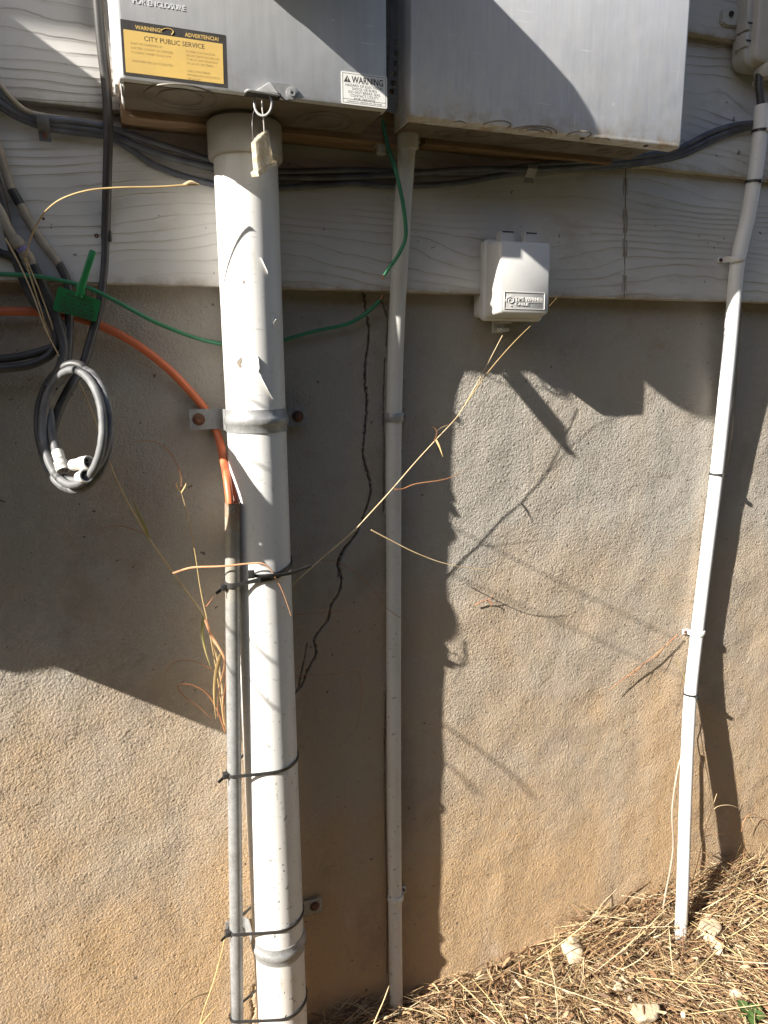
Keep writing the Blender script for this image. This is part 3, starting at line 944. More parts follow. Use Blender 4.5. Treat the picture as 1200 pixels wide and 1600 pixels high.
def strap(zc, name, label, bolts, ear_d, hw=.017):
    t = thing(name, label, 'pipe strap', V(.182, .0, zc - .02), 'galvanised straps on the thick pipe')
    c = p1(zc)
    # ribbed saddle, half ring round the pipe front, tilted a touch
    angs = np.radians(np.linspace(168, 372, 44))
    prof = [(-hw, .0012), (-hw * .45, .0016), (-hw * .32, .0032), (-hw * .12, .0040), (hw * .12, .0040), (hw * .32, .0032), (hw * .45, .0016), (hw, .0012)]
    ring = []
    for s_, h in prof:
        ring.append((s_, h))
    ring = ring + [(hw, -.0002), (-hw, -.0002)]
    secs = []
    for a in angs:
        ca, sa = math.cos(a), math.sin(a)
        secs.append([Vector((c.x + ca * (PR + h), c.y + sa * (PR + h), zc + ZC + s_)) for s_, h in ring])
    v, f = loft(secs)
    add('saddle', v, f, 'galv', t, True)
    for sgn, bx in ((-1, bolts[0]), (1, bolts[1])):
        xe = c.x + sgn * (PR + .0006)
        yb = c.y + (.012 if sgn > 0 else .008)
        pts = [Vector((xe - sgn * .001, yb - .012, 0)), Vector((xe + sgn * .0006, yb, 0)), Vector((xe + sgn * .001, -(ear_d + .010), 0)), Vector((xe + sgn * .004, -(ear_d + .003), 0)), Vector((xe + sgn * .010, -ear_d, 0)), Vector((bx + sgn * .014, -ear_d, 0))]
        pts = crv(pts, 4)
        v = []; f = []
        for p in pts:
            for dz in (-hw * .92, hw * .92):
                v.append(Vector((p.x, p.y, zc + ZC + dz)))
        n = len(pts)
        v2 = [q + Vector((0, .0022, 0)) if i >= 2 * (n // 2) else q + Vector((-sgn * .002, .0, 0)) for i, q in enumerate(v)]
        m = len(v)
        for i in range(n - 1):
            a = 2 * i
            f += [(a, a + 1, a + 3, a + 2), (m + a + 2, m + a + 3, m + a + 1, m + a), (a, a + 2, m + a + 2, m + a), (a + 1, m + a + 1, m + a + 3, a + 3)]
        f += [(0, m, m + 1, 1), (2 * n - 2, 2 * n - 1, m + 2 * n - 1, m + 2 * n - 2)]
        ear = add('ear', v + v2, f, 'galv', t)
        b = Vector((bx, -ear_d, zc + ZC))
        wv, wf = lathe(b, (0, -1, 0), [(-.002, .0095), (.0005, .0095), (.0008, .0068), (.004, .0065), (.006, .0045), (.0062, .001)], 18)
        add('bolt', wv, wf, 'rust', ear, True)
    return t
strap(-.0755, 'pipe_strap', 'upper galvanised strap bolted over the thick white pipe at the orange cable', (.1035, .2585), .018)
strap(-.992, 'pipe_strap', 'lower galvanised strap round the thick white pipe near the dry grass', (.1130, .2640), .008, .0165)

# ------------------------------------------------------------------ steel conduit and orange cable beside the pipe
ER = .0112
_e = [W(371, 1660, .066), W(370, 1578, .069), W(368.5, 1396, .076), W(366, 1200, .083), W(364, 1000, .090), W(363, 785, .0945)]
ETAB = ([p.z - ZC for p in _e], [p.x for p in _e], [-p.y for p in _e])
def pe(z):
    return V(np.interp(z, ETAB[0], ETAB[1]), np.interp(z, ETAB[0], ETAB[2]), z)
ec = thing('steel_conduit', 'thin galvanised steel conduit with rusty open top strapped beside the thick pipe', 'conduit', pe(-1.40))
zt = ETAB[0][-1]
ring_o = [pe(z) for z in np.linspace(-1.32, zt, 24)]
vo, fo = tube(ring_o, ER, 28)
fo = fo[:-1]
# inner wall of the open end
n0 = len(vo); seg = 28
top_c = pe(zt)
inner = []
for dz in (0, -.03):
    for k in range(seg):
        p = vo[(len(ring_o) - 1) * seg + k]
        inner.append(top_c + (p - top_c) * .84 + Vector((0, 0, dz)))
fi = []
base = (len(ring_o) - 1) * seg
for k in range(seg):
    k2 = (k + 1) % seg
    fi.append((base + k, base + k2, n0 + k2, n0 + k))
    fi.append((n0 + k, n0 + k2, n0 + seg + k2, n0 + seg + k))
add('tube', vo + inner, fo + fi, 'emt', ec, True)

oc = px_path([(-310, 470, .06), (-100, 478, .04), (-50, 483, .03), (0, 486, .026), (60, 487.5, .024), (130, 499, .022), (200, 530, .020), (258, 572, .018), (303, 618, .012), (326, 648, .009), (341, 682, .014), (349, 716, .044), (355, 750, .078), (359, 785, .0935), (360, 815, .0935)], 8)
v, f = tube(oc, .0062, 14)
o = add('orange_cable', v, f, 'orange', None, True)
tag(o, 'thick orange cable arching into the rusty top of the steel conduit', 'cable')
v, f = tube(px_path([(349, 720, .034), (359, 744, .064), (366, 766, .082), (369, 790, .088), (369, 815, .092)], 6), .0026, 9)
o = add('orange_strand', v, f, 'orange', None, True)
tag(o, 'thin orange strand behind the orange cable at the conduit top', 'cable')

# ------------------------------------------------------------------ cable ties
def hull_loop(z, tilt=(0, 0), pad=.0008, n=60):
    """convex loop around riser pipe and steel conduit at height z; tilt = (dz per x, dz per d)"""
    a, b = p1(z), pe(z)
    pts = []
    for t in np.linspace(0, 2 * math.pi, 72, endpoint=False):
        pts.append((a.x + math.cos(t) * (PR + pad), a.y + math.sin(t) * (PR + pad)))
        pts.append((b.x + math.cos(t) * (ER + pad), b.y + math.sin(t) * (ER + pad)))
    pts = sorted(set(pts))
    def half(ps):
        h = []
        for p in ps:
            while len(h) > 1 and (h[-1][0] - h[-2][0]) * (p[1] - h[-2][1]) - (h[-1][1] - h[-2][1]) * (p[0] - h[-2][0]) <= 0:
                h.pop()
            h.append(p)
        return h
    h = half(pts)[:-1] + half(pts[::-1])[:-1]
    return [Vector((x, y, z + ZC + tilt[0] * (x - a.x) + tilt[1] * (-y - .065))) for x, y in h]

def band(loop, w, th):
    n = len(loop)
    cen = sum(loop, Vector()) / n
    v, f = [], []
    for i, p in enumerate(loop):
        t = (loop[(i + 1) % n] - loop[i - 1]); t.z = 0
        nn = Vector((t.y, -t.x, 0)).normalized()
        if nn.dot(p - cen) < 0:
            nn = -nn
        for dz, q in ((-w / 2, 0), (w / 2, 0), (w / 2, th), (-w / 2, th)):
            v.append(p + nn * q + Vector((0, 0, dz)))
    for i in range(n):
        j = (i + 1) % n
        for k in range(4):
            k2 = (k + 1) % 4
            f.append((i * 4 + k, i * 4 + k2, j * 4 + k2, j * 4 + k))
    return v, f

def rod_box(a, b, w, h):
    """small bar from a to b with section w x h"""
    a, b = Vector(a), Vector(b)
    t = (b - a).normalized(); up = Vector((0, 0, 1))
    s_ = t.cross(up).normalized(); u = s_.cross(t)
    v = []
    for p in (a, b):
        for i, j in ((-1, -1), (1, -1), (1, 1), (-1, 1)):
            v.append(p + s_ * (w / 2 * i) + u * (h / 2 * j))
    return v, [(0, 1, 2, 3), (7, 6, 5, 4), (0, 4, 5, 1), (1, 5, 6, 2), (2, 6, 7, 3), (3, 7, 4, 0)]

def pipe_tie(z, tilt, label, head=True, tail=None):
    t = thing('cable_tie', label, 'cable tie', V(.15, .06, z), 'black cable ties round pipe and steel conduit')
    v, f = band(hull_loop(z, tilt), .0052, .0016)
    add('strap', v, f, 'black', t, True)
    if head:
        b = pe(z)
        dz = tilt[0] * (b.x - p1(z).x - ER)
        hc = b + Vector((-ER - .003, -.004, dz))
        bmv, bmf = boxm(hc.x - .005, hc.x + .004, -hc.y - .0045, -hc.y + .0055, hc.z - .0045, hc.z + .0045, .0012, 2, absz=True)
        add('head', bmv, bmf, 'black', t, True)
        v, f = rod_box(hc + Vector((-.002, -.002, -.001)), hc + Vector((-.013, -.006, -.007)), .0016, .005)
        add('tail', v, f, 'black', t)
    if tail:
        P = px_path(tail, 5)
        v, f = tube(P, .0028, 6, flat=.4)
        add('long_tail', v, f, 'black', t, True)
    return t
zt1 = W(400, 900, .105).z - ZC
pipe_tie(zt1 - .002, (.20, .0), 'black cable tie tilted round pipe and conduit below the pink blade')
pipe_tie(zt1 + .006, (.10, -.28), 'black cable tie with a long tail pointing right across the cracked wall', False,
         [(393, 899, .118), (402, 900, .120), (425, 899, .120), (452, 896, .112), (470, 890, .105), (486, 884, .10)])
hv = W(392, 897, .118)
v, f = boxm(hv.x - .005, hv.x + .005, -hv.y - .003, -hv.y + .005, hv.z - .006, hv.z + .006, .001, 2, absz=True)
add('head', v, f, 'black', bpy.data.objects['cable_tie.001'], True)
pipe_tie(W(400, 1213, .11).z - ZC, (.02, -.03), 'black cable tie in the sun midway between the two pipe straps')
pipe_tie(W(420, 1462, .11).z - ZC, (.02, -.02), 'black cable tie just above the lower pipe strap')
pipe_tie(W(420, 1602, .11).z - ZC, (.03, -.02), 'lowest black cable tie round pipe and conduit at the picture bottom', False)

# ------------------------------------------------------------------ thin conduit in the middle
P2R = .01335
C2 = [W(637, 200, .072), W(635.5, 240, .068), W(629, 330, .058), W(625, 410, .044), W(620.5, 490, .030), W(617, 590, .020), W(615.2, 690, .0170), W(615, 800, .0160), W(615, 900, .0160), W(615.4, 1150, .0155), W(617, 1390, .0155), W(619, 1560, .0155), W(621, 1640, .0155)]
tp = thing('thin_conduit', 'slim grey-white plastic conduit running down the wall beside the crack', 'conduit', C2[-1])
v, f = tube(crv(C2, 6), P2R, 24)
add('pipe', v, f, 'pvc2', tp, True)
cb = W(637, 233, .069); ct = W(637.5, 194, .072)
v, f = lathe(cb, ct - cb, [(-.001, .0136), (0, .0162), (.001, .0168), ((ct - cb).length - .001, .0168), ((ct - cb).length, .0155), ((ct - cb).length + .004, .0150)], 28)
add('collar', v, f, 'collar', tp, True)

def small_clip(px, py, c, label, mat, R, w=.0125, ear=1, holes=True, d_wall=.0, group='clips on the slim conduits', tilt=0.):
    """one-hole conduit clip: C-shaped band plus an ear with a screw; ear=+1 right, -1 left"""
    p = W(px, py, c)
    t = thing('conduit_clip', label, 'clip', Vector((p.x, -d_wall, p.z - w / 2)), group)
    a0, a1 = (180, 370) if ear > 0 else (170, 360)
    secs = []
    for a in np.radians(np.linspace(a0, a1, 26)):
        ca, sa = math.cos(a), math.sin(a)
        prof = [(-w / 2, .0004), (-w / 2, .0016), (-w * .3, .0030), (w * .3, .0030), (w / 2, .0016), (w / 2, .0004)]
        secs.append([Vector((p.x + ca * (R + h), p.y + sa * (R + h), p.z + s_ + tilt * ca * R)) for s_, h in prof])
    v, f = loft(secs)
    add('band', v, f, mat, t, True)
    ex = p.x + ear * (R + .001)
    e0, e1 = sorted((ex, ex + ear * .013))
    v, f = cat2(boxm(e0, e1, d_wall + .001, d_wall + .0042, p.z - w / 2, p.z + w / 2, .001, 2, absz=True),
                boxm(min(ex, ex + ear * .0025), max(ex, ex + ear * .0025), d_wall + .001, max(-p.y, d_wall + .006), p.z - w / 2, p.z + w / 2, .0004, 1, absz=True))
    e = add('ear', v, f, mat, t, True)
    if holes:
        screw(e, Vector((ex + ear * .0072, -(d_wall + .0042), p.z)), .0034)
    return t
small_clip(616, 652, .0182, 'grey clip holding the slim conduit beside the upper part of the crack', 'galv', P2R, .015, 1, d_wall=.0)
small_clip(617.5, 1401, .0155, 'grey-white clip holding the slim conduit near the ground', 'pvc2', P2R, .015, 1, d_wall=.0)

# ------------------------------------------------------------------ right-hand conduit
P3 = [W(1191, 165, .058), W(1188, 205, .058), W(1181, 262, .056), W(1170, 330, .052), W(1158, 382, .048), W(1150.5, 425, .045), W(1144, 500, .038), W(1135.5, 592, .031), W(1120, 740, .019), W(1105, 860, .0160), W(1089.5, 988, .0160), W(1079, 1085, .030), W(1073, 1200, .052), W(1067.5, 1370, .080), W(1064, 1450, .090), W(1061, 1510, .096)]
P3R = .0131
tr = thing('right_conduit', 'bright white plastic conduit bending down from the cable box on the right', 'conduit', P3[-1])
pth = crv(P3, 6)
v, f = tube(pth, P3R, 28)
add('pipe', v, f, m_pvc('clean_white_pvc', (.68, .685, .69), True), tr, True)
small_clip(1150.5, 405, .0462, 'white clip on the bending right conduit, screwed to the siding', 'pvc', P3R, .011, -1, True, .025, tilt=.1)
small_clip(1089.5, 988, .0160, 'white clip on the right conduit in the middle of the sunlit wall', 'pvc', P3R, .011, -1, True, .0, tilt=.1)

def p3_near(py):
    best = min(pth, key=lambda q: abs(proj(q)[1] - py))
    i = pth.index(best)
    return best, (pth[min(i + 1, len(pth) - 1)] - pth[max(i - 1, 0)]).normalized()
def proj(p):
    v_ = np.array([p[0], p[1] + D, p[2] - ZC])
    c = _ax * v_[0] + _ay * v_[1] - _dn * v_[2]
    return 600 + F_PX * c[0] / c[2], 800 + F_PX * c[1] / c[2]
for py, lab in [(208, 'black cable tie at the top of the right conduit, beside the blue cables'), (284, 'black cable tie on the right conduit where it crosses the lap edge'),
                (737, 'black cable tie on the sunlit right conduit below the meter shadow'), (1080, 'black cable tie on the right conduit below its lower clip')]:
    c, tn = p3_near(py)
    t = thing('cable_tie', lab, 'cable tie', c, 'small black ties on the right conduit')
    rr = P3R + .0006
    u = (Vector((1, 0, 0)) - tn * tn.x).normalized(); w = tn.cross(u)
    loop = [c + u * rr * math.cos(a) + w * rr * math.sin(a) for a in np.linspace(0, 2 * math.pi, 30, endpoint=False)]
    v, f = band(loop, .0042, .0013)
    add('strap', v, f, 'black', t, True)
    hc = c + Vector((.003, -rr - .001, -.001))
    v, f = boxm(hc.x - .0035, hc.x + .0035, -hc.y - .001, -hc.y + .004, hc.z - .004, hc.z + .003, .0008, 2, absz=True)
    add('head', v, f, 'black', t, True)

# thin wires running with that conduit
v, f = tube(px_path([(1166, 330, .040), (1167, 380, .030), (1163, 430, .014), (1158, 500, .010), (1151, 600, .012), (1146, 660, .016), (1139, 712, .012), (1121, 800, .008), (1106, 900, .008), (1103, 960, .018), (1101, 1000, .018), (1093, 1040, .012), (1090, 1090, .020), (1096, 1130, .012), (1090, 1160, .012), (1099, 1200, .014)], 6), .0017, 8)
o = add('thin_wire', v, f, 'beigecable', None, True); tag(o, 'thin pale wire tucked along the right edge of the right conduit', 'wire')
v, f = tube(px_path([(1076, 1170, .020), (1063, 1188, .028), (1055, 1225, .036), (1050, 1270, .040), (1052, 1320, .042), (1047, 1360, .044), (1040, 1395, .046), (1036, 1420, .05)], 6), .0020, 9)
o = add('beige_wire', v, f, 'beigecable', None, True); tag(o, 'beige wire curving into the dry grass left of the right conduit', 'wire')

# ------------------------------------------------------------------ coax junction box on the wall
tw = thing('cable_junction_box', 'small off-white plastic cable box with moulded lettering on its lid', 'junction box', V(.63, 0, .075))
v, f = loft([[V(x, d, z) for x, z in rrect(.5775, .6895, .0835, .2050, .006, 4)] for d in (.004, .030)])
add('base', v, f, 'twc', tw, True)
def ring(d, x0, x1, z0, z1, r): return [V(x, d, z) for x, z in rrect(x0, x1, z0, z1, r, 5)]
v, f = loft([ring(.030, .5760, .6910, .0770, .2070, .008), ring(.040, .5760, .6910, .0770, .2070, .008), ring(.043, .5785, .6885, .0790, .2045, .008), ring(.044, .5800, .6860, .0815, .2020, .008),
             ring(.082, .5802, .6755, .0845, .1985, .007), ring(.0862, .5815, .6740, .0858, .1970, .006), ring(.088, .584, .6715, .0885, .1945, .005)])
ld = add('lid', v, f, 'twc', tw, True)
# hinge knuckles on top, latch tongue below
for xa, xb in ((.6005, .6265), (.6455, .6705)):
    v, f = prism([(xa, .203), (xb, .203), (xb, .2185), (xb - .003, .2215), (xa + .004, .2215), (xa, .217)], .036, .052, .0012)
    add('hinge_tab', v, f, 'twc', tw, True)
    v, f = boxm(xa + .003, xb - .003, .046, .0535, .2178, .2192, .0)
    add('hinge_slot', v, f, 'dark', tw)
v, f = prism([(.6085, .058), (.6290, .058), (.6330, .0795), (.6085, .0795)], .012, .017, .0006)
add('latch_plate', v, f, 'twc', tw, True)
v, f = boxm(.6160, .6320, .017, .034, .0600, .0660, .0008)
add('latch_tongue', v, f, 'twc', tw, True)
v, f = boxm(.6100, .6350, .017, .036, .0735, .0785, .0008)
add('latch_lip', v, f, 'twc', tw, True)
LDp = .0880
lx0, lx1, lz0, lz1 = .5895, .6655, .0925, .1195
fr = [boxm(lx0, lx1, LDp - .001, LDp + .0009, lz1 - .0007, lz1), boxm(lx0, lx1, LDp - .001, LDp + .0009, lz0, lz0 + .0007),
      boxm(lx0, lx0 + .0007, LDp - .001, LDp + .00092, lz0 + .0007, lz1 - .0007), boxm(lx1 - .0007, lx1, LDp - .001, LDp + .00092, lz0 + .0007, lz1 - .0007)]
add('name_frame', *cat2(*fr), 'twc', ld)
text('lettering', 'TIME WARNER', lx0 + .0205, lz0 + .0130, .0058, LDp, 'twc', ld, .0520, ext=.0010, bold=.0001)
text('lettering', 'CABLE', lx0 + .0205, lz0 + .0060, .0042, LDp, 'twc', ld, .0250, ext=.0010, bold=.0001)
add('name_rule', *boxm(lx0 + .0205, lx1 - .003, LDp - .001, LDp + .0008, lz0 + .0108, lz0 + .0114), 'twc', ld)
sp = []
cx, cz = lx0 + .0118, lz0 + .0135
for t in np.linspace(0, 1, 40):
    a = math.radians(200 - 560 * t); r = .0070 * (1 - .78 * t)
    sp.append(V(cx + r * 1.15 * math.cos(a), LDp + .0003, cz + r * math.sin(a) * .85))
sv, sf = tube(sp, .0008, 6)
e2 = crv([V(cx - .0085, LDp + .0003, cz + .0005), V(cx - .005, LDp + .0003, cz + .0050), V(cx + .001, LDp + .0003, cz + .0062), V(cx + .0062, LDp + .0003, cz + .0030)], 6)
add('swirl_emblem', *cat2((sv, sf), tube(e2, .0008, 6), lathe(V(cx + .001, LDp, cz - .0082), (0, -1, 0), [(0, .0011), (.001, .0011), (.001, 1e-5)], 10)), 'twc', ld)

# ------------------------------------------------------------------ network box at the right edge
nb = thing('network_box', 'pale grey plastic cable box with side clips, at the right edge of the picture', 'junction box', V(1.18, .02, .50))
ex = lambda px, py, d: W(px, py, d).x
ez = lambda px, py, d: W(px, py, d).z - ZC
bx, bz = ex(1156, 70, .040), ez(1168, 109, .040)
v, f = loft([ring(.024, bx, bx + .28, bz, bz + .37, .018), ring(.042, bx, bx + .28, bz, bz + .37, .018)])
add('base', v, f, 'nid', nb, True)
lx, lz = ex(1163, 70, .054), ez(1178, 104, .054)
v, f = loft([ring(.042, lx, lx + .265, lz, lz + .355, .018), ring(.054, lx, lx + .265, lz, lz + .355, .018), ring(.057, lx + .003, lx + .262, lz + .003, lz + .352, .016)])
nl = add('lid', v, f, 'nid', nb, True)
qx, qz = ex(1181, 60, .066), ez(1190, 96, .066)
v, f = loft([ring(.057, qx - .002, qx + .24, qz - .002, qz + .33, .014), ring(.066, qx, qx + .238, qz, qz + .328, .013), ring(.069, qx + .004, qx + .234, qz + .004, qz + .324, .010)])
add('raised_panel', v, f, 'nid', nl, True)
q = lambda px, py: (ex(px, py, .034), ez(px, py, .034))
v, f = prism([q(1127, 34), q(1136, 40), q(1160, 42), q(1160, 8), q(1138, 10), q(1130, 14)], .024, .034, .002)
e = add('mounting_ear', v, f, 'nid', nb, True)
screw(e, W(1142, 22, .034), .0048, 'dark')
for ya, yb in ((22, 48), (52, 74)):
    v, f = boxm(ex(1160, 40, .05), ex(1172, 40, .058), .036, .060, ez(1166, yb, .055), ez(1166, ya, .055), .0015)
    c = add('side_clip', v, f, 'nid', nb, True)
    ym = (ya + yb) / 2
    v, f = boxm(ex(1168, 40, .06), ex(1175, 40, .06), .0600, .0610, ez(1166, ym + 1, .06), ez(1166, ym - 1.5, .06))
    add('clip_slot', v, f, 'dark', c)
gp = W(1194, 106, .052)
v, f = lathe(gp, (0, 0, -1), [(-.012, .017), (0, .0175), (.012, .0165), (.018, .012), (.019, .005)], 24)
add('cable_gland', v, f, 'nid', nb, True)
v, f = tube(px_path([(1186, 116, .052), (1186, 135, .054), (1188, 155, .057), (1190, 185, .058)], 6), .0065, 12)
o = add('black_lead', v, f, 'blackcable', None, True); tag(o, 'short black cable from the network box into the right conduit', 'cable')
v, f = tube(px_path([(1186, 122, .050), (1177, 130, .046), (1180, 140, .046), (1192, 132, .046)], 6), .0014, 8)
o = add('wire_end', v, f, 'beigecable', None, True); tag(o, 'tan wire end curled under the network box', 'wire')

# ------------------------------------------------------------------ cables along the siding
def cable(name, label, pts, r, mat, per=7, seg=11, group=None, rs=None):
    v, f = tube(px_path(pts, per), rs or r, seg)
    o = add(name, v, f, mat, None, True)
    return tag(o, label, 'cable', group)
G1 = 'blue-grey cables running along the siding'
cable('siding_cable', 'upper grey cable of the siding bundle, passing behind the thick pipe',
      [(-300, 10, .06), (-100, 60, .045), (-40, 110, .040), (0, 145, .038), (30, 170, .034), (70, 184, .034), (120, 190, .034), (168, 199, .034), (240, 222, .032), (330, 250, .031), (390, 265, .031), (450, 268, .030), (545, 266, .029), (640, 268, .028), (740, 270, .028), (830, 259, .030), (930, 250, .036), (1010, 243, .036), (1060, 232, .036), (1110, 207, .036), (1150, 195, .037), (1185, 191, .040), (1240, 186, .04)], .0046, 'bluecable', group=G1)
cable('siding_cable', 'middle blue-grey cable of the siding bundle under the enclosures',
      [(-300, 22, .06), (-100, 74, .042), (-40, 126, .036), (0, 158, .034), (30, 178, .031), (70, 191, .030), (120, 199, .030), (168, 208, .031), (240, 238, .030), (330, 261, .029), (390, 272, .029), (450, 277, .028), (545, 277, .028), (640, 271, .030), (740, 264, .031), (830, 265, .031), (930, 258, .032), (1010, 250, .031), (1062, 238, .032), (1115, 214, .032), (1155, 200, .034), (1185, 196, .036), (1240, 190, .036)], .0048, 'bluecable', group=G1)
cable('siding_cable', 'lowest blue-grey cable, sagging away from the bundle left and right of the pipe',
      [(-300, 40, .06), (-100, 96, .038), (-40, 142, .032), (0, 166, .029), (30, 184, .028), (70, 199, .027), (120, 207, .027), (168, 213, .028), (205, 234, .027), (250, 262, .026), (330, 287, .025), (390, 292, .025), (450, 293, .025), (545, 287, .026), (600, 290, .025), (640, 290, .025), (720, 285, .026), (800, 271, .027), (860, 263, .029), (930, 263, .029), (1010, 255, .029), (1066, 243, .029), (1120, 218, .029), (1160, 203, .031), (1185, 199, .033), (1240, 196, .033)], .0045, 'bluecable', group=G1)
cable('tan_cable', 'tan edged grey cable curving in from the left over the clip',
      [(-300, 0, .07), (-100, 50, .052), (-40, 102, .046), (-4, 128, .044), (15, 150, .042), (40, 172, .037), (72, 181, .034), (130, 189, .029), (160, 193, .027)], .0032, 'beigecable')

def saddle_clip(px0, py0, px1, py1, d, label, mat, screw_px, vertical):
    p0, p1_ = W(px0, py0, d), W(px1, py1, d)
    t = thing('cable_clip', label, 'clip', Vector(((p0.x + p1_.x) / 2, -d, p1_.z)), 'clips holding cables to the siding')
    x0, x1, z0, z1 = p0.x, p1_.x, p1_.z - ZC, p0.z - ZC
    if vertical:      # wraps over a horizontal bundle, screw plate below
        zm = z0 + (z1 - z0) * .42
        prof = [(d - .006, z0), (d - .005, z0 - .0), (d - .004, zm - .004), (d + .004, zm + .003), (d + .007, zm + .008), (d + .006, z1 - .002), (d + .001, z1)]
        v, f = [], []
        for dd, zz in prof:
            for x in (x0, x1):
                v.append(V(x, dd, zz)); 
        m = len(prof)
        v2 = [q + Vector((0, .0016, -.0006)) for q in v]; n = len(v)
        for i in range(m - 1):
            a = 2 * i
            f += [(a, a + 1, a + 3, a + 2), (n + a + 2, n + a + 3, n + a + 1, n + a), (a, a + 2, n + a + 2, n + a), (a + 1, n + a + 1, n + a + 3, a + 3)]
        f += [(0, n, n + 1, 1), (2 * m - 2, 2 * m - 1, n + 2 * m - 1, n + 2 * m - 2)]
        b = add('plate', v, f, mat, t, True)
    else:
        b = add('plate', *boxm(x0, x1, d - .007, d + .001, z0, z1, .001, 2), mat, t, True)
        xm = x0 + (x1 - x0) * .48
        add('loop', *boxm(xm, x1 + .001, d - .006, d + .007, z0 - .001, z1 + .001, .003, 3), mat, t, True)
    if screw_px:
        screw(b, W(*screw_px), .0035, 'rust')
    return t
saddle_clip(57, 178, 80, 220, .033, 'grey clip screwed over the cable bundle at upper left', 'greycable', (70, 211, .030), True)
saddle_clip(822, 256, 836, 285, .031, 'grey clip over the cable bundle under the large plain enclosure', 'galv', None, True)
saddle_clip(145, 359, 174, 378, .022, 'black clip on the upright black cable', 'black', (151, 369, .0235), False)

cable('upright_cable', 'upright black cable running down beside the meter enclosure',
      [(146, -60, .075), (152, 0, .070), (158, 70, .062), (166, 140, .052), (169, 200, .046), (167, 290, .036), (165, 365, .024), (163, 420, .026), (155, 480, .030), (142, 530, .036), (128, 575, .044), (112, 600, .060), (92, 640, .072), (80, 680, .082)], .0062, 'blackcable')
cable('sunlit_grey_cable', 'pale grey cable against the left side of the meter enclosure',
      [(152, -60, .060), (158, 0, .056), (164, 60, .052), (170, 120, .046), (173, 150, .042)], .0034, 'beigecable')

# ------------------------------------------------------------------ hanging coax bundle on the left
cx1 = thing('coax_drop', 'beige and black jacketed coax dropping from upper left past the green tag', 'cable', W(100, 560, .04))
v, f = tube(px_path([(-300, 20, .075), (-90, 90, .05), (-40, 150, .036), (-14, 200, .030), (3, 250, .030), (14, 285, .030), (20, 300, .030)], 6), .0058, 12); add('beige_jacket', v, f, 'beigecable', cx1, True)
v, f = tube(px_path([(18, 296, .030), (25, 308, .030), (32, 320, .030)], 5), .0060, 12); add('black_band', v, f, 'black', cx1, True)
v, f = tube(px_path([(30, 316, .030), (45, 345, .030), (66, 378, .031), (88, 407, .032), (93, 415, .032)], 6), .0058, 12); add('beige_jacket', v, f, 'beigecable', cx1, True)
v, f = tube(px_path([(91, 411, .032), (100, 428, .033), (107, 450, .034), (108, 475, .036), (108, 510, .038), (107, 545, .046), (102, 580, .070), (84, 605, .086)], 6), .0058, 12); add('black_jacket', v, f, 'blackcable', cx1, True)
cx2 = thing('coax_drop', 'beige coax with a connector and lilac band, dropping behind the green tag', 'cable', W(90, 560, .05))
v, f = tube(px_path([(-300, 180, .08), (-90, 220, .06), (-40, 272, .048), (-20, 300, .046), (0, 330, .046), (14, 360, .046), (30, 385, .045), (45, 400, .045)], 6), .0062, 12); add('beige_jacket', v, f, 'beigecable', cx2, True)
a, b = W(22, 372, .046), W(42, 400, .045)
v, f = lathe(a, b - a, [(0, .0075), (.004, .0085), (.012, .0085), (.013, .0068), (.019, .0068), (.02, .0088), (.030, .0088), (.034, .006)], 16); add('connector', v, f, 'beigecable', cx2, True)
v, f = lathe(a + (b - a).normalized() * .0135, b - a, [(0, .0072), (.005, .0072)], 16); add('lilac_band', v, f, 'blueband', cx2, True)
v, f = tube(px_path([(43, 396, .045), (49, 410, .045), (53, 418, .045)], 5), .0062, 12); add('beige_jacket', v, f, 'beigecable', cx2, True)
v, f = tube(px_path([(51, 414, .045), (63, 440, .045), (78, 470, .045), (92, 510, .046), (100, 545, .052), (92, 580, .076), (76, 606, .084)], 6), .0066, 12); add('black_jacket', v, f, 'blackcable', cx2, True)
cable('black_coax', 'black coax from the left edge turning back out at mid left, lower of two',
      [(-300, 60, .07), (-90, 130, .05), (-20, 250, .034), (2, 310, .034), (15, 370, .035), (30, 420, .036), (50, 465, .040), (78, 500, .044), (88, 525, .045), (80, 552, .046), (50, 569, .046), (10, 575, .046), (-50, 578, .048), (-120, 566, .06), (-300, 540, .07)], .0062, 'blackcable')
cable('black_coax', 'black coax looping from beside the tag back out at mid left, upper of two',
      [(-300, 330, .060), (-100, 350, .045), (-30, 380, .036), (0, 395, .034), (22, 405, .034), (45, 440, .034), (75, 480, .036), (95, 505, .040), (98, 525, .044), (84, 541, .044), (50, 553, .042), (10, 560, .042), (-50, 562, .044), (-120, 550, .058), (-300, 520, .07)], .0056, 'blackcable')

co = thing('cable_coil', 'coil of weathered grey coax with three white connectors hanging on the wall', 'cable coil', W(118, 766, .09))
def loop_pts(cx, cy, rx, ry, d0, d1, a0, a1, n=30, rot=0.):
    out = []
    for a in np.radians(np.linspace(a0, a1, n)):
        x = rx * math.cos(a); y = ry * math.sin(a)
        k = (1 - math.sin(a)) / 2                                    # 1 at the top of the loop
        out.append(W(cx + x * math.cos(rot) - y * math.sin(rot), cy + x * math.sin(rot) + y * math.cos(rot), d1 + .055 + (d0 - d1 - .012) * k + .042 * math.cos(a)))
    return out
for args, m_ in [((118, 664, 52, 88, .060, .086, -100, 262), 'greycable'), ((114, 668, 47, 90, .072, .100, -80, 275), 'greycable'),
                 ((120, 668, 52, 92, .050, .076, -95, 200), 'blackcable'), ((124, 660, 46, 84, .064, .090, -120, 60), 'greycable'), ((110, 655, 42, 80, .056, .070, 150, 290), 'blackcable'),
                 ((117, 672, 55, 94, .046, .082, -60, 190), 'greycable'), ((112, 660, 53, 86, .054, .078, 120, 300), 'blackcable')]:
    v, f = tube(loop_pts(*args), .0054, 12)
    add('loop', v, f, m_, co, True)
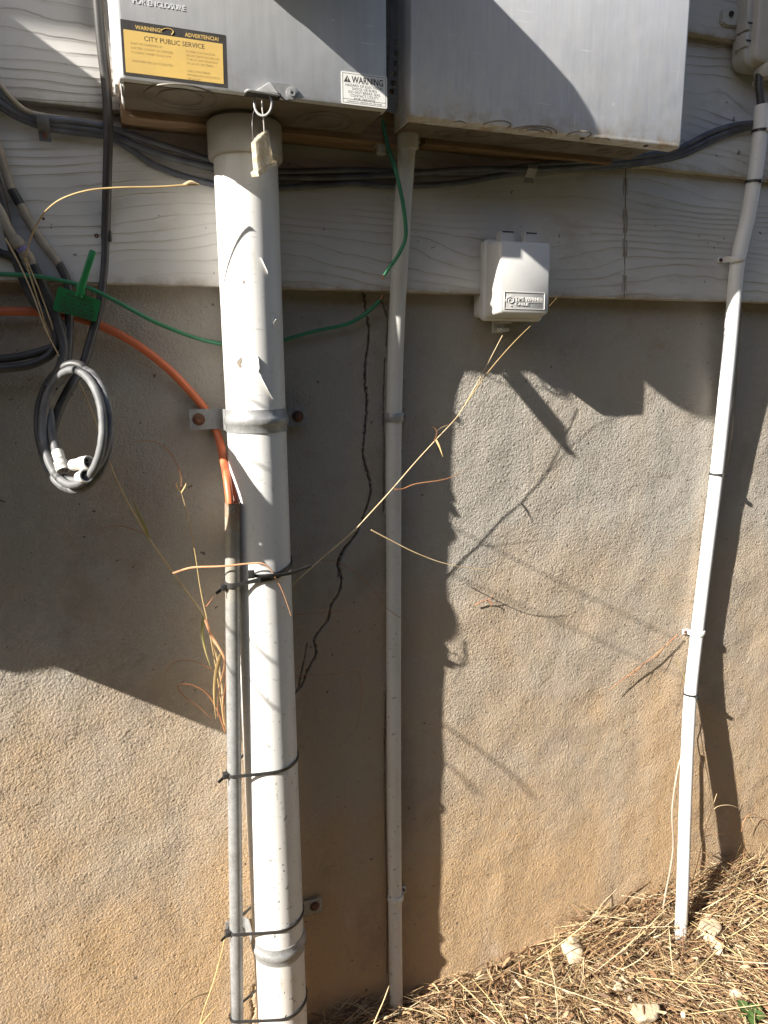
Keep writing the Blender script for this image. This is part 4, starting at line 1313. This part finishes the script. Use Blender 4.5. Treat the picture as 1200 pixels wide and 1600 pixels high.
v, f = tube(px_path([(76, 640, .080), (82, 680, .096), (88, 706, .111)], 5), .0058, 12)
add('cable_end', v, f, 'greycable', co, True)
v, f = tube(px_path([(78, 598, .082), (100, 574, .098), (122, 570, .108), (146, 586, .118)], 6), .0060, 12)
add('wrap', v, f, 'blackcable', co, True)
for a, b in (((89, 704, .112), (99, 736, .132)), ((112, 727, .150), (139, 722, .174)), ((124, 746, .156), (135, 743, .180))):
    A, B = W(*a), W(*b); L = (B - A).length
    v, f = lathe(A, B - A, [(0, .0052), (.002, .0074), (L * .45, .0074), (L * .46, .0066), (L * .55, .0066), (L * .56, .0086), (L, .0086), (L, .0068), (L * .75, .0064), (L * .75, 1e-4)], 20)
    cn_ = add('connector', v, f, 'white', co, True)
    v, f = lathe(A + (B - A) * .76, B - A, [(0, .0062), (.0005, .0062), (.0006, 1e-4)], 16)
    add('socket', v, f, 'black', cn_)
    v, f = lathe(A + (B - A) * .77, B - A, [(0, .0009), (L * .2, .0008), (L * .21, 1e-4)], 8)
    add('pin', v, f, 'galv', cn_)

# ------------------------------------------------------------------ green ground wire and tag
gw = px_path([(-310, 412, .08), (-60, 422, .060), (0, 428, .058), (60, 432, .057), (130, 447, .056), (180, 470, .048), (240, 502, .034), (300, 526, .022), (345, 537, .014), (400, 543, .010), (445, 531, .012), (490, 518, .014), (540, 507, .014), (570, 491, .016), (594, 469, .022)], 8)
v, f = tube(gw, .0030, 10)
o = add('ground_wire', v, f, 'green', None, True); tag(o, 'long green ground wire crossing behind the thick pipe and over the crack', 'wire')
copper = plain('copper', (.35, .15, .07), (.22, .10, .05), 90, .45, .2, 300, .8)
add('copper_end', *tube(px_path([(592, 471, .0215), (596, 466, .023), (599, 461, .0245)], 4), .0013, 8), copper, o, True)
v, f = tube(px_path([(597, 165, .060), (598, 190, .064), (606, 228, .074), (619, 270, .088), (629, 315, .090), (634, 355, .086), (632, 378, .082), (620, 402, .078), (608, 418, .074), (600, 430, .070)], 8), .0030, 10)
o = add('ground_wire', v, f, 'green', None, True); tag(o, 'short green wire hanging from the gap in front of the slim conduit', 'wire')
add('copper_end', *tube(px_path([(602, 427.5, .0705), (599, 432, .069), (596, 437, .067)], 4), .0013, 8), copper, o, True)
gt = thing('ground_tag', 'green plastic warning tag strapped to the green ground wire', 'tag', W(120, 495, .05))
TDD = .058
tp4 = [W(91, 447, TDD), W(158, 470, TDD), W(150, 503, TDD - .004), W(82, 484, TDD - .004)]
tn = (tp4[1] - tp4[0]).cross(tp4[3] - tp4[0]).normalized()
if tn.y > 0:
    tn = -tn
def rounded_plate(c4, th, r):
    pts = []
    n = 4
    for i in range(4):
        p, a, b = c4[i], c4[i - 1], c4[(i + 1) % 4]
        u = (a - p).normalized() * r; w = (b - p).normalized() * r
        for t in np.linspace(0, 1, 5):
            pts.append((p + u) * (1 - t) ** 2 + p * 2 * t * (1 - t) + (p + w) * t * t)
    m = len(pts)
    return [p + tn * th for p in pts] + [p - tn * th for p in pts], [tuple(range(m)), tuple(range(2 * m - 1, m - 1, -1))] + [(i, m + i, m + (i + 1) % m, (i + 1) % m) for i in range(m)]
tb = add('plate', *rounded_plate(tp4, .0009, .003), 'tag', gt)
stp = [W(123, 464, TDD + .004), W(126, 452, TDD + .006), W(135, 424, TDD + .008), W(142, 402, TDD + .008), (W(146, 392, TDD + .006))]
v, f = tube(crv(stp, 6), .0045, 10, flat=.28)
add('strap_tail', v, f, 'tag', gt, True)
bp = W(126, 453, TDD + .002)
v, f = boxm(bp.x - .0052, bp.x + .0052, TDD - .005, TDD + .007, bp.z - .007, bp.z + .007, .002, 2, absz=True)
add('buckle', v, f, 'tag', gt, True)
ux = (tp4[1] - tp4[0]).normalized(); uz = tn.cross(ux); uz = -uz if uz.z < 0 else uz
base_o = tp4[0] + tn * .0010
Wd = (tp4[1] - tp4[0]).length; Hd = (tp4[3] - tp4[0]).length
for i, (s_, h, wd) in enumerate([('WARNING', .0046, .62), ('DO NOT REMOVE', .0036, .70), ('THIS GROUND WIRE', .0036, .82), ('WHEN IT BECOMES LOOSE', .0027, .82), ('OR NEEDS TO BE REMOVED', .0027, .82), ('CONTACT THE UTILITY', .0025, .76)]):
    zoff = [.0085, .0138, .0189, .0232, .0270, .0306][i]
    o0 = base_o + ux * (Wd * .52) - uz * zoff
    mt = Matrix.Identity(4)
    yv = -tn
    for k in range(3):
        mt[k][0] = ux[k]; mt[k][1] = yv[k]; mt[k][2] = uz[k]
    mt.translation = o0
    text('lettering', s_, 0, 0, h, 0, 'ink', tb, Wd * wd, 'CENTER', matrix=mt, bold=.00008)

# ------------------------------------------------------------------ things beyond the left edge that shade the wall
cabx0, cabx1, cabz0, cabz1 = -.80, -.352, -.067, .615
cb_ = thing('utility_cabinet', 'grey wall cabinet just left of the picture, shading the cables', 'cabinet', V(-.57, .0, cabz0))
v, f = loft([ring(.03, cabx0, cabx1, cabz0, cabz1, .012), ring(.182, cabx0, cabx1, cabz0, cabz1, .012), ring(.189, cabx0 + .004, cabx1 - .004, cabz0 + .004, cabz1 - .004, .010)])
add('body', v, f, 'box', cb_, True)
v, f = loft([ring(.004, -.425, -.353, -.268, -.060, .016), ring(.184, -.425, -.353, -.268, -.060, .016), ring(.188, -.421, -.357, -.264, -.064, .014)])
add('lower_shade_block', v, f, 'box', cb_, True)  # unseen block added to give the wall shadow its slanted lower edge
v, f = boxm(cabx0 + .03, cabx1 - .03, .189, .193, cabz0 + .02, cabz1 - .02, .002)
add('door', v, f, 'box', cb_, True)

# ------------------------------------------------------------------ dry grass stalks
GS = 'dry grass stalks against the wall'
def stalk(label, pts, r0, r1, mat, leaves=(), per=7, flat=1.0, seg=6, name='grass_stalk'):
    P = px_path(pts, per)
    t = thing(name, label, 'grass stalk', P[-1] if P[-1].z < P[0].z else P[0], GS)
    v, f = tube(P, r0 * .82, seg, r1=r1 * .82, flat=flat)
    add('stem', v, f, mat, t, True)
    for lp, w, m_ in leaves:
        LP = px_path(lp, 6)
        n = len(LP)
        rr = [w * (.35 + .65 * math.sin(math.pi * min(1, .25 + .75 * i / (n - 1)))) * (1 - .75 * (i / (n - 1)) ** 3) for i in range(n)]
        v, f = tube(LP, [q * .85 for q in rr], 6, flat=.3)
        add('leaf', v, f, m_, t, True)
    return t
stalk('long pale stalk slanting up across the crack towards the small junction box',
      [(452, 918, .062), (500, 875, .060), (548, 834, .060), (583, 797, .060), (612, 765, .061), (650, 721, .062), (683, 685, .064), (715, 650, .064), (738, 612, .064), (760, 572, .064), (785, 524, .062)], .0015, .0007, 'strawp',
      [([(612, 764, .061), (628, 764, .063), (650, 756, .066), (690, 750, .068), (712, 742, .070), (735, 728, .074)], .0011, 'strawr'),
       ([(678, 690, .064), (683, 676, .068), (678, 668, .07), (668, 664, .072)], .0011, 'strawr'),
       ([(680, 685, .064), (686, 697, .068), (692, 714, .070)], .0020, 'strawy'),
       ([(700, 664, .064), (690, 668, .066), (680, 676, .067)], .0008, 'strawp'),
       ([(722, 640, .064), (760, 585, .068), (800, 538, .072), (838, 500, .080), (872, 463, .092)], .0011, 'strawy')])
stalk('thin pale blade crossing the slim conduit, reddish at its right end',
      [(580, 828, .070), (612, 845, .070), (650, 864, .070), (690, 879, .070), (730, 887, .068), (768, 890, .064)], .0015, .0006, 'strawp')
stalk('fine red stem from the crack down to the slim conduit',
      [(496, 876, .035), (520, 876, .034), (548, 890, .034), (580, 918, .034), (602, 948, .034), (626, 966, .034)], .0007, .0007, 'strawr')
stalk('short straight red bit above the crack foot', [(452, 961, .05), (490, 959, .05), (520, 955, .05), (543, 953, .05)], .0006, .0005, 'strawr')
stalk('thin dark stem rising behind the cable tie tail', [(446, 1050, .04), (455, 960, .04), (468, 880, .04), (480, 830, .04)], .0009, .0005, 'strawg')
stalk('bent red blade below the crack', [(460, 1056, .03), (520, 1053, .03), (545, 1050, .03), (560, 1051, .03), (565, 1075, .03), (563, 1110, .03), (556, 1140, .03)], .0008, .0006, 'strawr')
stalk('pink dried blade lying across the steel conduit at the tilted cable tie',
      [(270, 896, .085), (300, 887, .095), (345, 885, .108), (385, 881, .114), (408, 880, .118), (421, 888, .118), (430, 902, .116), (442, 925, .112), (455, 962, .104)], .0021, .0008, 'strawo', flat=.5)
stalk('jointed tan stem climbing behind the cable coil to the left',
      [(352, 1142, .040), (345, 1060, .042), (332, 1000, .044), (318, 962, .044), (296, 930, .044), (262, 883, .046), (232, 840, .048), (205, 795, .050), (180, 745, .052), (160, 690, .050), (142, 640, .046), (122, 595, .042), (98, 560, .040), (80, 505, .052), (60, 450, .060), (40, 402, .064)], .0021, .0009, 'strawp',
      [([(233, 842, .048), (226, 822, .052), (214, 798, .056), (206, 776, .060)], .0028, 'strawg'),
       ([(318, 960, .044), (316, 990, .048), (322, 1020, .052), (330, 1045, .056)], .0026, 'strawg'),
       ([(225, 834, .048), (190, 822, .055), (150, 827, .06)], .0009, 'strawr')])
stalk('slender stem with a fluffy tip left of the steel conduit',
      [(350, 1130, .048), (340, 1060, .048), (326, 980, .050), (314, 925, .052), (304, 860, .054), (293, 805, .056), (282, 765, .058)], .0012, .0006, 'strawy',
      [([(282, 768, .058), (276, 758, .060), (280, 750, .060)], .0016, 'strawy'), ([(283, 770, .058), (289, 760, .062), (291, 754, .064)], .0012, 'strawy'),
       ([(320, 950, .050), (328, 940, .056), (333, 932, .060)], .0008, 'strawr'),
       ([(283, 765, .058), (282, 740, .056), (265, 706, .054), (240, 690, .052), (212, 690, .052), (185, 704, .052)], .0009, 'strawr')])
stalk('broad tan blade bent double beside the steel conduit',
      [(321, 968, .070), (330, 992, .078), (342, 1012, .086), (351, 1030, .090), (349, 1050, .084), (342, 1080, .074), (340, 1120, .060)], .0030, .0012, 'strawo',
      [([(345, 1022, .070), (338, 1050, .066), (335, 1085, .062), (337, 1124, .060)], .0040, 'strawy'),
       ([(350, 1030, .070), (354, 1060, .066), (349, 1100, .06), (352, 1140, .055)], .0022, 'strawr')], flat=.35)
stalk('curled red-brown blade beside the steel conduit above the shadow edge',
      [(352, 1143, .052), (340, 1110, .054), (325, 1085, .056), (305, 1072, .058), (285, 1069, .060), (278, 1074, .060), (290, 1090, .058), (310, 1104, .056), (330, 1122, .054)], .0020, .0006, 'strawr',
      [([(335, 1048, .05), (305, 1034, .05), (275, 1034, .05), (258, 1052, .05), (256, 1080, .05)], .0008, 'strawr')], flat=.5)
stalk('golden blade glowing in the sun above the green tag',
      [(40, 400, .058), (48, 372, .066), (62, 343, .080), (76, 325, .112), (100, 309, .126), (140, 297, .132), (190, 293, .134), (245, 292, .134), (292, 289, .134), (310, 288, .134)], .0010, .0017, 'strawy',
      [([(286, 290, .134), (298, 284, .136), (311, 288, .136)], .0024, 'strawp')])
stalk('pair of thin tan blades hanging below the beige coax connector', [(8, 372, .060), (30, 412, .060), (52, 462, .062), (70, 512, .064), (92, 556, .066), (98, 570, .066)], .0013, .0010, 'strawp',
      [([(38, 402, .060), (50, 440, .062), (66, 490, .064), (78, 530, .066)], .0012, 'strawy')])
stalk('yellow stem leaning beside the lower end of the steel conduit', [(352, 1462, .045), (346, 1490, .050), (332, 1540, .056), (318, 1580, .06), (306, 1630, .062)], .0014, .0014, 'strawy',
      [([(330, 1550, .056), (300, 1560, .064), (275, 1585, .07), (258, 1620, .074)], .0022, 'strawp'), ([(306, 1612, .062), (325, 1588, .066), (345, 1564, .07)], .0024, 'strawy')])
stalk('white straw sticking up in front of the slim conduit foot', [(608, 1540, .040), (600, 1562, .048), (588, 1590, .056), (576, 1622, .062)], .0010, .0018, 'strawp')
stalk('brown dry twig on the sunlit wall below the white clip', [(1058, 992, .010), (1030, 1018, .012), (1000, 1042, .012), (975, 1060, .012), (952, 1078, .014)], .0013, .0007, 'strawr',
      [([(1040, 1008, .012), (1024, 1028, .016), (1012, 1038, .018)], .0013, 'strawr'), ([(1008, 1034, .012), (990, 1054, .016), (982, 1058, .016)], .0012, 'strawr')])
stalk('small red husk stuck on the sunlit wall', [(742, 946, .006), (752, 940, .008), (764, 936, .010), (772, 930, .012)], .0012, .0005, 'strawr', [([(760, 938, .008), (768, 942, .010), (766, 950, .010)], .0014, 'strawr')])
stalk('short stem sprouting left of the right conduit', [(1076, 1078, .030), (1066, 1050, .026), (1056, 1028, .024)], .0010, .0005, 'strawg')
stalk('tangled dry stems beside the foot of the right conduit',
      [(1078, 1392, .060), (1092, 1340, .050), (1104, 1290, .044), (1113, 1262, .040), (1120, 1240, .040)], .0012, .0006, 'strawp',
      [([(1093, 1130, .020), (1100, 1180, .024), (1108, 1225, .028), (1112, 1262, .034)], .0012, 'strawr'),
       ([(1112, 1268, .040), (1122, 1260, .044), (1140, 1258, .048), (1158, 1264, .050)], .0011, 'strawp'),
       ([(1096, 1310, .046), (1112, 1304, .050), (1132, 1303, .054)], .0010, 'strawr')])
stalk('fine stem curving from the right edge near the conduit shadow', [(1205, 1292, .02), (1190, 1278, .022), (1172, 1272, .022), (1162, 1284, .022), (1158, 1300, .02)], .0009, .0007, 'strawr', [([(1172, 1276, .022), (1178, 1286, .026), (1186, 1292, .03)], .0007, 'strawy')])
stalk('long loose straw over the mulch by the wall', [(838, 1500, .07), (870, 1478, .09), (905, 1452, .10), (935, 1425, .10)], .0011, .0009, 'strawp')

# weeds standing left of the picture, out from the wall; their shadows cross pipe and wall
def sun_stalk(label, pts, r, mat='strawp'):
    P = []
    for px, py, t in pts:
        w = W(px, py)
        P.append(w + Vector((-SX * t, -t, SZ * t)))
    root = Vector((P[0].x - .02, P[0].y, gz(P[0].x, -P[0].y) + ZC))
    P = crv([root, root.lerp(P[0], .5) + Vector((-.03, 0, 0)), P[0] + Vector((-.012, 0, -.04))] + P, 6)
    t_ = thing('tall_weed', label, 'weed', P[0], 'tall dry weeds left of the picture')
    v, f = tube(P, r, 6)
    add('stem', v, f, mat, t_, True)
sun_stalk('tall dry weed stem left of the picture, nearest the wall', [(560, 750, .28), (700, 820, .31), (860, 902, .36), (980, 962, .42), (1060, 1000, .45)], .0013)
sun_stalk('tall dry weed stem left of the picture, leaning outward', [(540, 815, .29), (700, 895, .33), (860, 966, .38), (1000, 1030, .43), (1080, 1062, .46)], .0013)
sun_stalk('arched dry weed left of the picture with a drooping tip', [(560, 1052, .30), (640, 1095, .31), (690, 1130, .32), (760, 1180, .34), (810, 1220, .36), (832, 1246, .37)], .0020)
sun_stalk('short dry weed left of the picture', [(560, 1100, .29), (640, 1150, .30), (685, 1185, .31), (720, 1212, .32), (748, 1242, .33)], .0018)
# ------------------------------------------------------------------ straw mulch
def make_straw():
    V_, F_, T_ = [], [], []
    pal = [((.46, .33, .165), 5), ((.37, .235, .115), 6), ((.27, .155, .08), 5), ((.17, .09, .048), 6), ((.10, .055, .032), 6), ((.51, .40, .225), 4), ((.57, .47, .30), 3)]
    cols = [c for c, n in pal for _ in range(n)]
    R = random.Random(5)
    def blade(x, d, z, ang, pitch, L, w, bend, col):
        dirx, dird = math.cos(ang), math.sin(ang)
        n = 4
        o = len(V_)
        side = Vector((-dird, -dirx, 0)).normalized()
        for i in range(n + 1):
            s_ = i / n - .5
            p = V(x + dirx * L * s_, d + dird * L * s_, z + math.sin(pitch) * L * s_ + bend * (0.25 - s_ * s_) * L)
            p += side * (bend * .8 * L * math.sin(s_ * 3 + x * 50))
            ww = w * (1 - .6 * abs(s_ * 2) ** 3)
            V_.extend([p - side * ww, p + side * ww, p + Vector((0, 0, ww * 1.1))])
            T_.extend([col] * 3)
        for i in range(n):
            a = o + 3 * i
            for k in range(3):
                k2 = (k + 1) % 3
                F_.append((a + k, a + k2, a + 3 + k2, a + 3 + k))
    N = 19000
    for i in range(N):
        if i < 16000:
            x = R.uniform(.22, 1.62); d = abs(R.gauss(0, 1)) * .22 if R.random() < .75 else R.uniform(0, .6)
        else:
            x = R.uniform(-.6, 2.2); d = R.uniform(0, 1.1)
        if d < .004:
            d += .004
        lay = R.random() ** 1.6
        clump = .5 + .5 * math.sin(x * 17 + 3 * math.sin(d * 15)) * math.cos(d * 19 + x * 5)
        th = .014 + .030 * clump
        z = gz(x, d) + .002 + lay * th
        short = R.random() < .62
        L = R.uniform(.012, .045) if short else R.uniform(.04, .13)
        if x > .85 and R.random() < .6:
            ang = R.gauss(-2.3, .5)
        else:
            ang = R.uniform(0, math.pi)
        if d < L * abs(math.sin(ang)) * .5 + .006:
            ang = R.gauss(0, .25)
        w = R.uniform(.0003, .0008) if R.random() < .88 else R.uniform(.0008, .0016)
        c = R.choice(cols); k = R.uniform(.75, 1.15)
        blade(x, d, z, ang, R.gauss(0, .26) + (.12 if not short else 0), L, w, R.gauss(0, .10), (c[0] * k, c[1] * k, c[2] * k, 1))
    # upright tufts along the wall foot and on the mound
    for cx, cd, n, hh in ((.50, .02, 26, .05), (.33, .02, 60, .06), (.28, .02, 40, .06), (.42, .03, 40, .05), (.62, .03, 20, .05), (.88, .05, 70, .07), (.86, .02, 40, .06), (1.02, .03, 40, .06), (1.16, .03, 60, .06), (1.25, .03, 150, .09), (1.32, .04, 110, .08), (1.20, .08, 90, .08), (1.08, .05, 70, .07), (.92, .09, 80, .07), (.74, .03, 24, .05), (.98, .10, 40, .05), (1.12, .12, 40, .05)):
        for i in range(n):
            x = cx + R.gauss(0, .035); d = max(.01, cd + R.gauss(0, .02))
            c = R.choice(cols); k = R.uniform(.7, 1.1)
            L = R.uniform(.4, 1.3) * hh * 1.6
            blade(x, d, gz(x, d) + .02 + L * .2, R.choice((0, math.pi)) + R.gauss(0, .35), R.uniform(-.9, .9), L, R.uniform(.0005, .0012), R.gauss(0, .15), (c[0] * k, c[1] * k, c[2] * k, 1))
    # broken leaf bits
    for i in range(900):
        x = R.uniform(.2, 1.6); d = abs(R.gauss(0, .2)) + .01
        c = R.choice([(.16, .085, .045), (.24, .14, .07), (.36, .24, .13), (.10, .06, .035), (.42, .31, .19)])
        k = R.uniform(.8, 1.15)
        blade(x, d, gz(x, d) + .018 + R.random() * .028, R.uniform(0, 6.3), R.gauss(0, .5), R.uniform(.008, .024), R.uniform(.0018, .0045), R.gauss(0, .35), (c[0] * k, c[1] * k, c[2] * k, 1))
    # a few long pale straws thrown across
    for i in range(45):
        x = R.uniform(.5, 1.6); d = R.uniform(.02, .5)
        blade(x, d, gz(x, d) + .045 + R.uniform(0, .02), R.gauss(-2.3, .7), R.gauss(0, .12), R.uniform(.10, .24), R.uniform(.0005, .0011), R.gauss(0, .06), R.choice([(.66, .52, .27, 1), (.60, .45, .20, 1), (.70, .58, .36, 1)]))
    me = bpy.data.meshes.new('dry_grass_mulch')
    me.from_pydata(V_, [], F_)
    at = me.color_attributes.new('tint', 'FLOAT_COLOR', 'POINT')
    at.data.foreach_set('color', np.array(T_, dtype=np.float32).ravel())
    me.materials.append(M['straw'])
    o = bpy.data.objects.new('dry_grass_mulch', me); COL.objects.link(o)
    tag(o, 'matted dry straw and dead grass covering the ground along the wall', 'dry grass', kind='stuff')
make_straw()

# ------------------------------------------------------------------ stones
def stone(px, py, sx, sy, sz, label, seed, yaw, lift=0.):
    o = Vector((0, -D, ZC)); dr = (W(px, py) - o)
    # march along the view ray to the mulch surface
    t = .5
    for _ in range(4000):
        p = o + dr * t
        if p.y >= -.01 or p.z - ZC <= gz(p.x, -p.y) + .021 + lift:
            break
        t += .0005
    bm = bmesh.new()
    bmesh.ops.create_icosphere(bm, subdivisions=4, radius=1.0)
    R = np.random.default_rng(seed)
    planes = []
    for _ in range(13):
        q = Vector(R.standard_normal(3)).normalized(); planes.append((q, R.uniform(.45, .78)))
    ph = R.uniform(0, 6, 9)
    c, s_ = math.cos(yaw), math.sin(yaw)
    for vtx in bm.verts:
        q = vtx.co.copy()
        for n_, k in planes:
            e = q.dot(n_) - k
            if e > 0:
                q -= n_ * e * .92
        u = q.normalized()
        q *= 1 + .035 * math.sin(u.x * 7 + ph[0]) * math.sin(u.y * 6 + ph[1]) + .022 * math.sin(u.z * 15 + ph[2] + u.x * 9) + .012 * math.sin(u.x * 27 + ph[3]) * math.cos(u.y * 23 + ph[4])
        q = Vector((q.x * sx, q.y * sy, q.z * sz))
        vtx.co = Vector((q.x * c - q.y * s_, q.x * s_ + q.y * c, q.z)) + p
    v, f = from_bm(bm)
    ob = add('stone', v, f, 'rock', None, True)
    tag(ob, label, 'stone', 'limestone pieces in the dry grass')
stone(897, 1482, .036, .030, .034, 'tan rounded stone in the straw left of the right conduit', 3, .3)
stone(1106, 1458, .044, .034, .034, 'pale angular stone just right of the right conduit foot', 5, .8)
stone(1120, 1478, .022, .018, .014, 'small tan stone in front of the pale angular stone', 15, 1.8)
stone(1006, 1584, .038, .024, .026, 'pale blocky stone at the bottom edge of the picture', 8, .1)
stone(966, 1543, .014, .012, .010, 'small orange-tan stone in the straw', 9, .5)
stone(984, 1560, .008, .007, .006, 'pebble beside the pale blocky stone', 19, .5)
stone(1203, 1392, .044, .03, .044, 'cream stone at the right edge against the wall foot', 12, 1.2)
stone(1068, 1585, .010, .008, .007, 'white pebble at the bottom between stone and weed', 21, .2)
stone(1150, 1550, .016, .013, .010, 'half buried tan stone near the green weed', 25, .2)

# ------------------------------------------------------------------ green weed
def weed():
    o = Vector((0, -D, ZC)); dr = (W(1172, 1592) - o)
    t = .5
    for _ in range(4000):
        p = o + dr * t
        if p.z - ZC <= gz(p.x, -p.y) + .012:
            break
        t += .0005
    t_ = thing('green_weed', 'small green leafy weed in the lower right corner', 'weed', p)
    R = random.Random(4)
    for k in range(13):
        a = 2 * math.pi * k / 13 + R.uniform(-.3, .3); L = R.uniform(.018, .034); w = L * R.uniform(.26, .36); el = R.uniform(.15, .7)
        ux = Vector((math.cos(a) * math.cos(el), math.sin(a) * math.cos(el), math.sin(el))); sd = Vector((-math.sin(a), math.cos(a), 0)); up = ux.cross(sd)
        rows = []
        n = 8; v = []; f = []
        st = p + Vector((R.uniform(-.01, .01), R.uniform(-.01, .01), R.uniform(.004, .02)))
        for i in range(n + 1):
            s_ = i / n
            cpt = st + ux * (L * s_) + Vector((0, 0, -.35 * L * s_ * s_))
            hw = w * math.sin(math.pi * min(.98, s_ ** .8)) * (1 + .22 * math.sin(s_ * 22 + k)) + .0006
            v += [cpt - sd * hw + Vector((0, 0, hw * .35)), cpt, cpt + sd * hw + Vector((0, 0, hw * .35))]
        m = len(v)
        v += [q - Vector((0, 0, .0006)) for q in v]
        for i in range(n):
            for j in range(2):
                q = (3 * i + j, 3 * i + j + 1, 3 * i + j + 4, 3 * i + j + 3)
                f.append(q); f.append(tuple(m + z for z in reversed(q)))
        add('leaf', v, f, 'weed', t_, True)
weed()
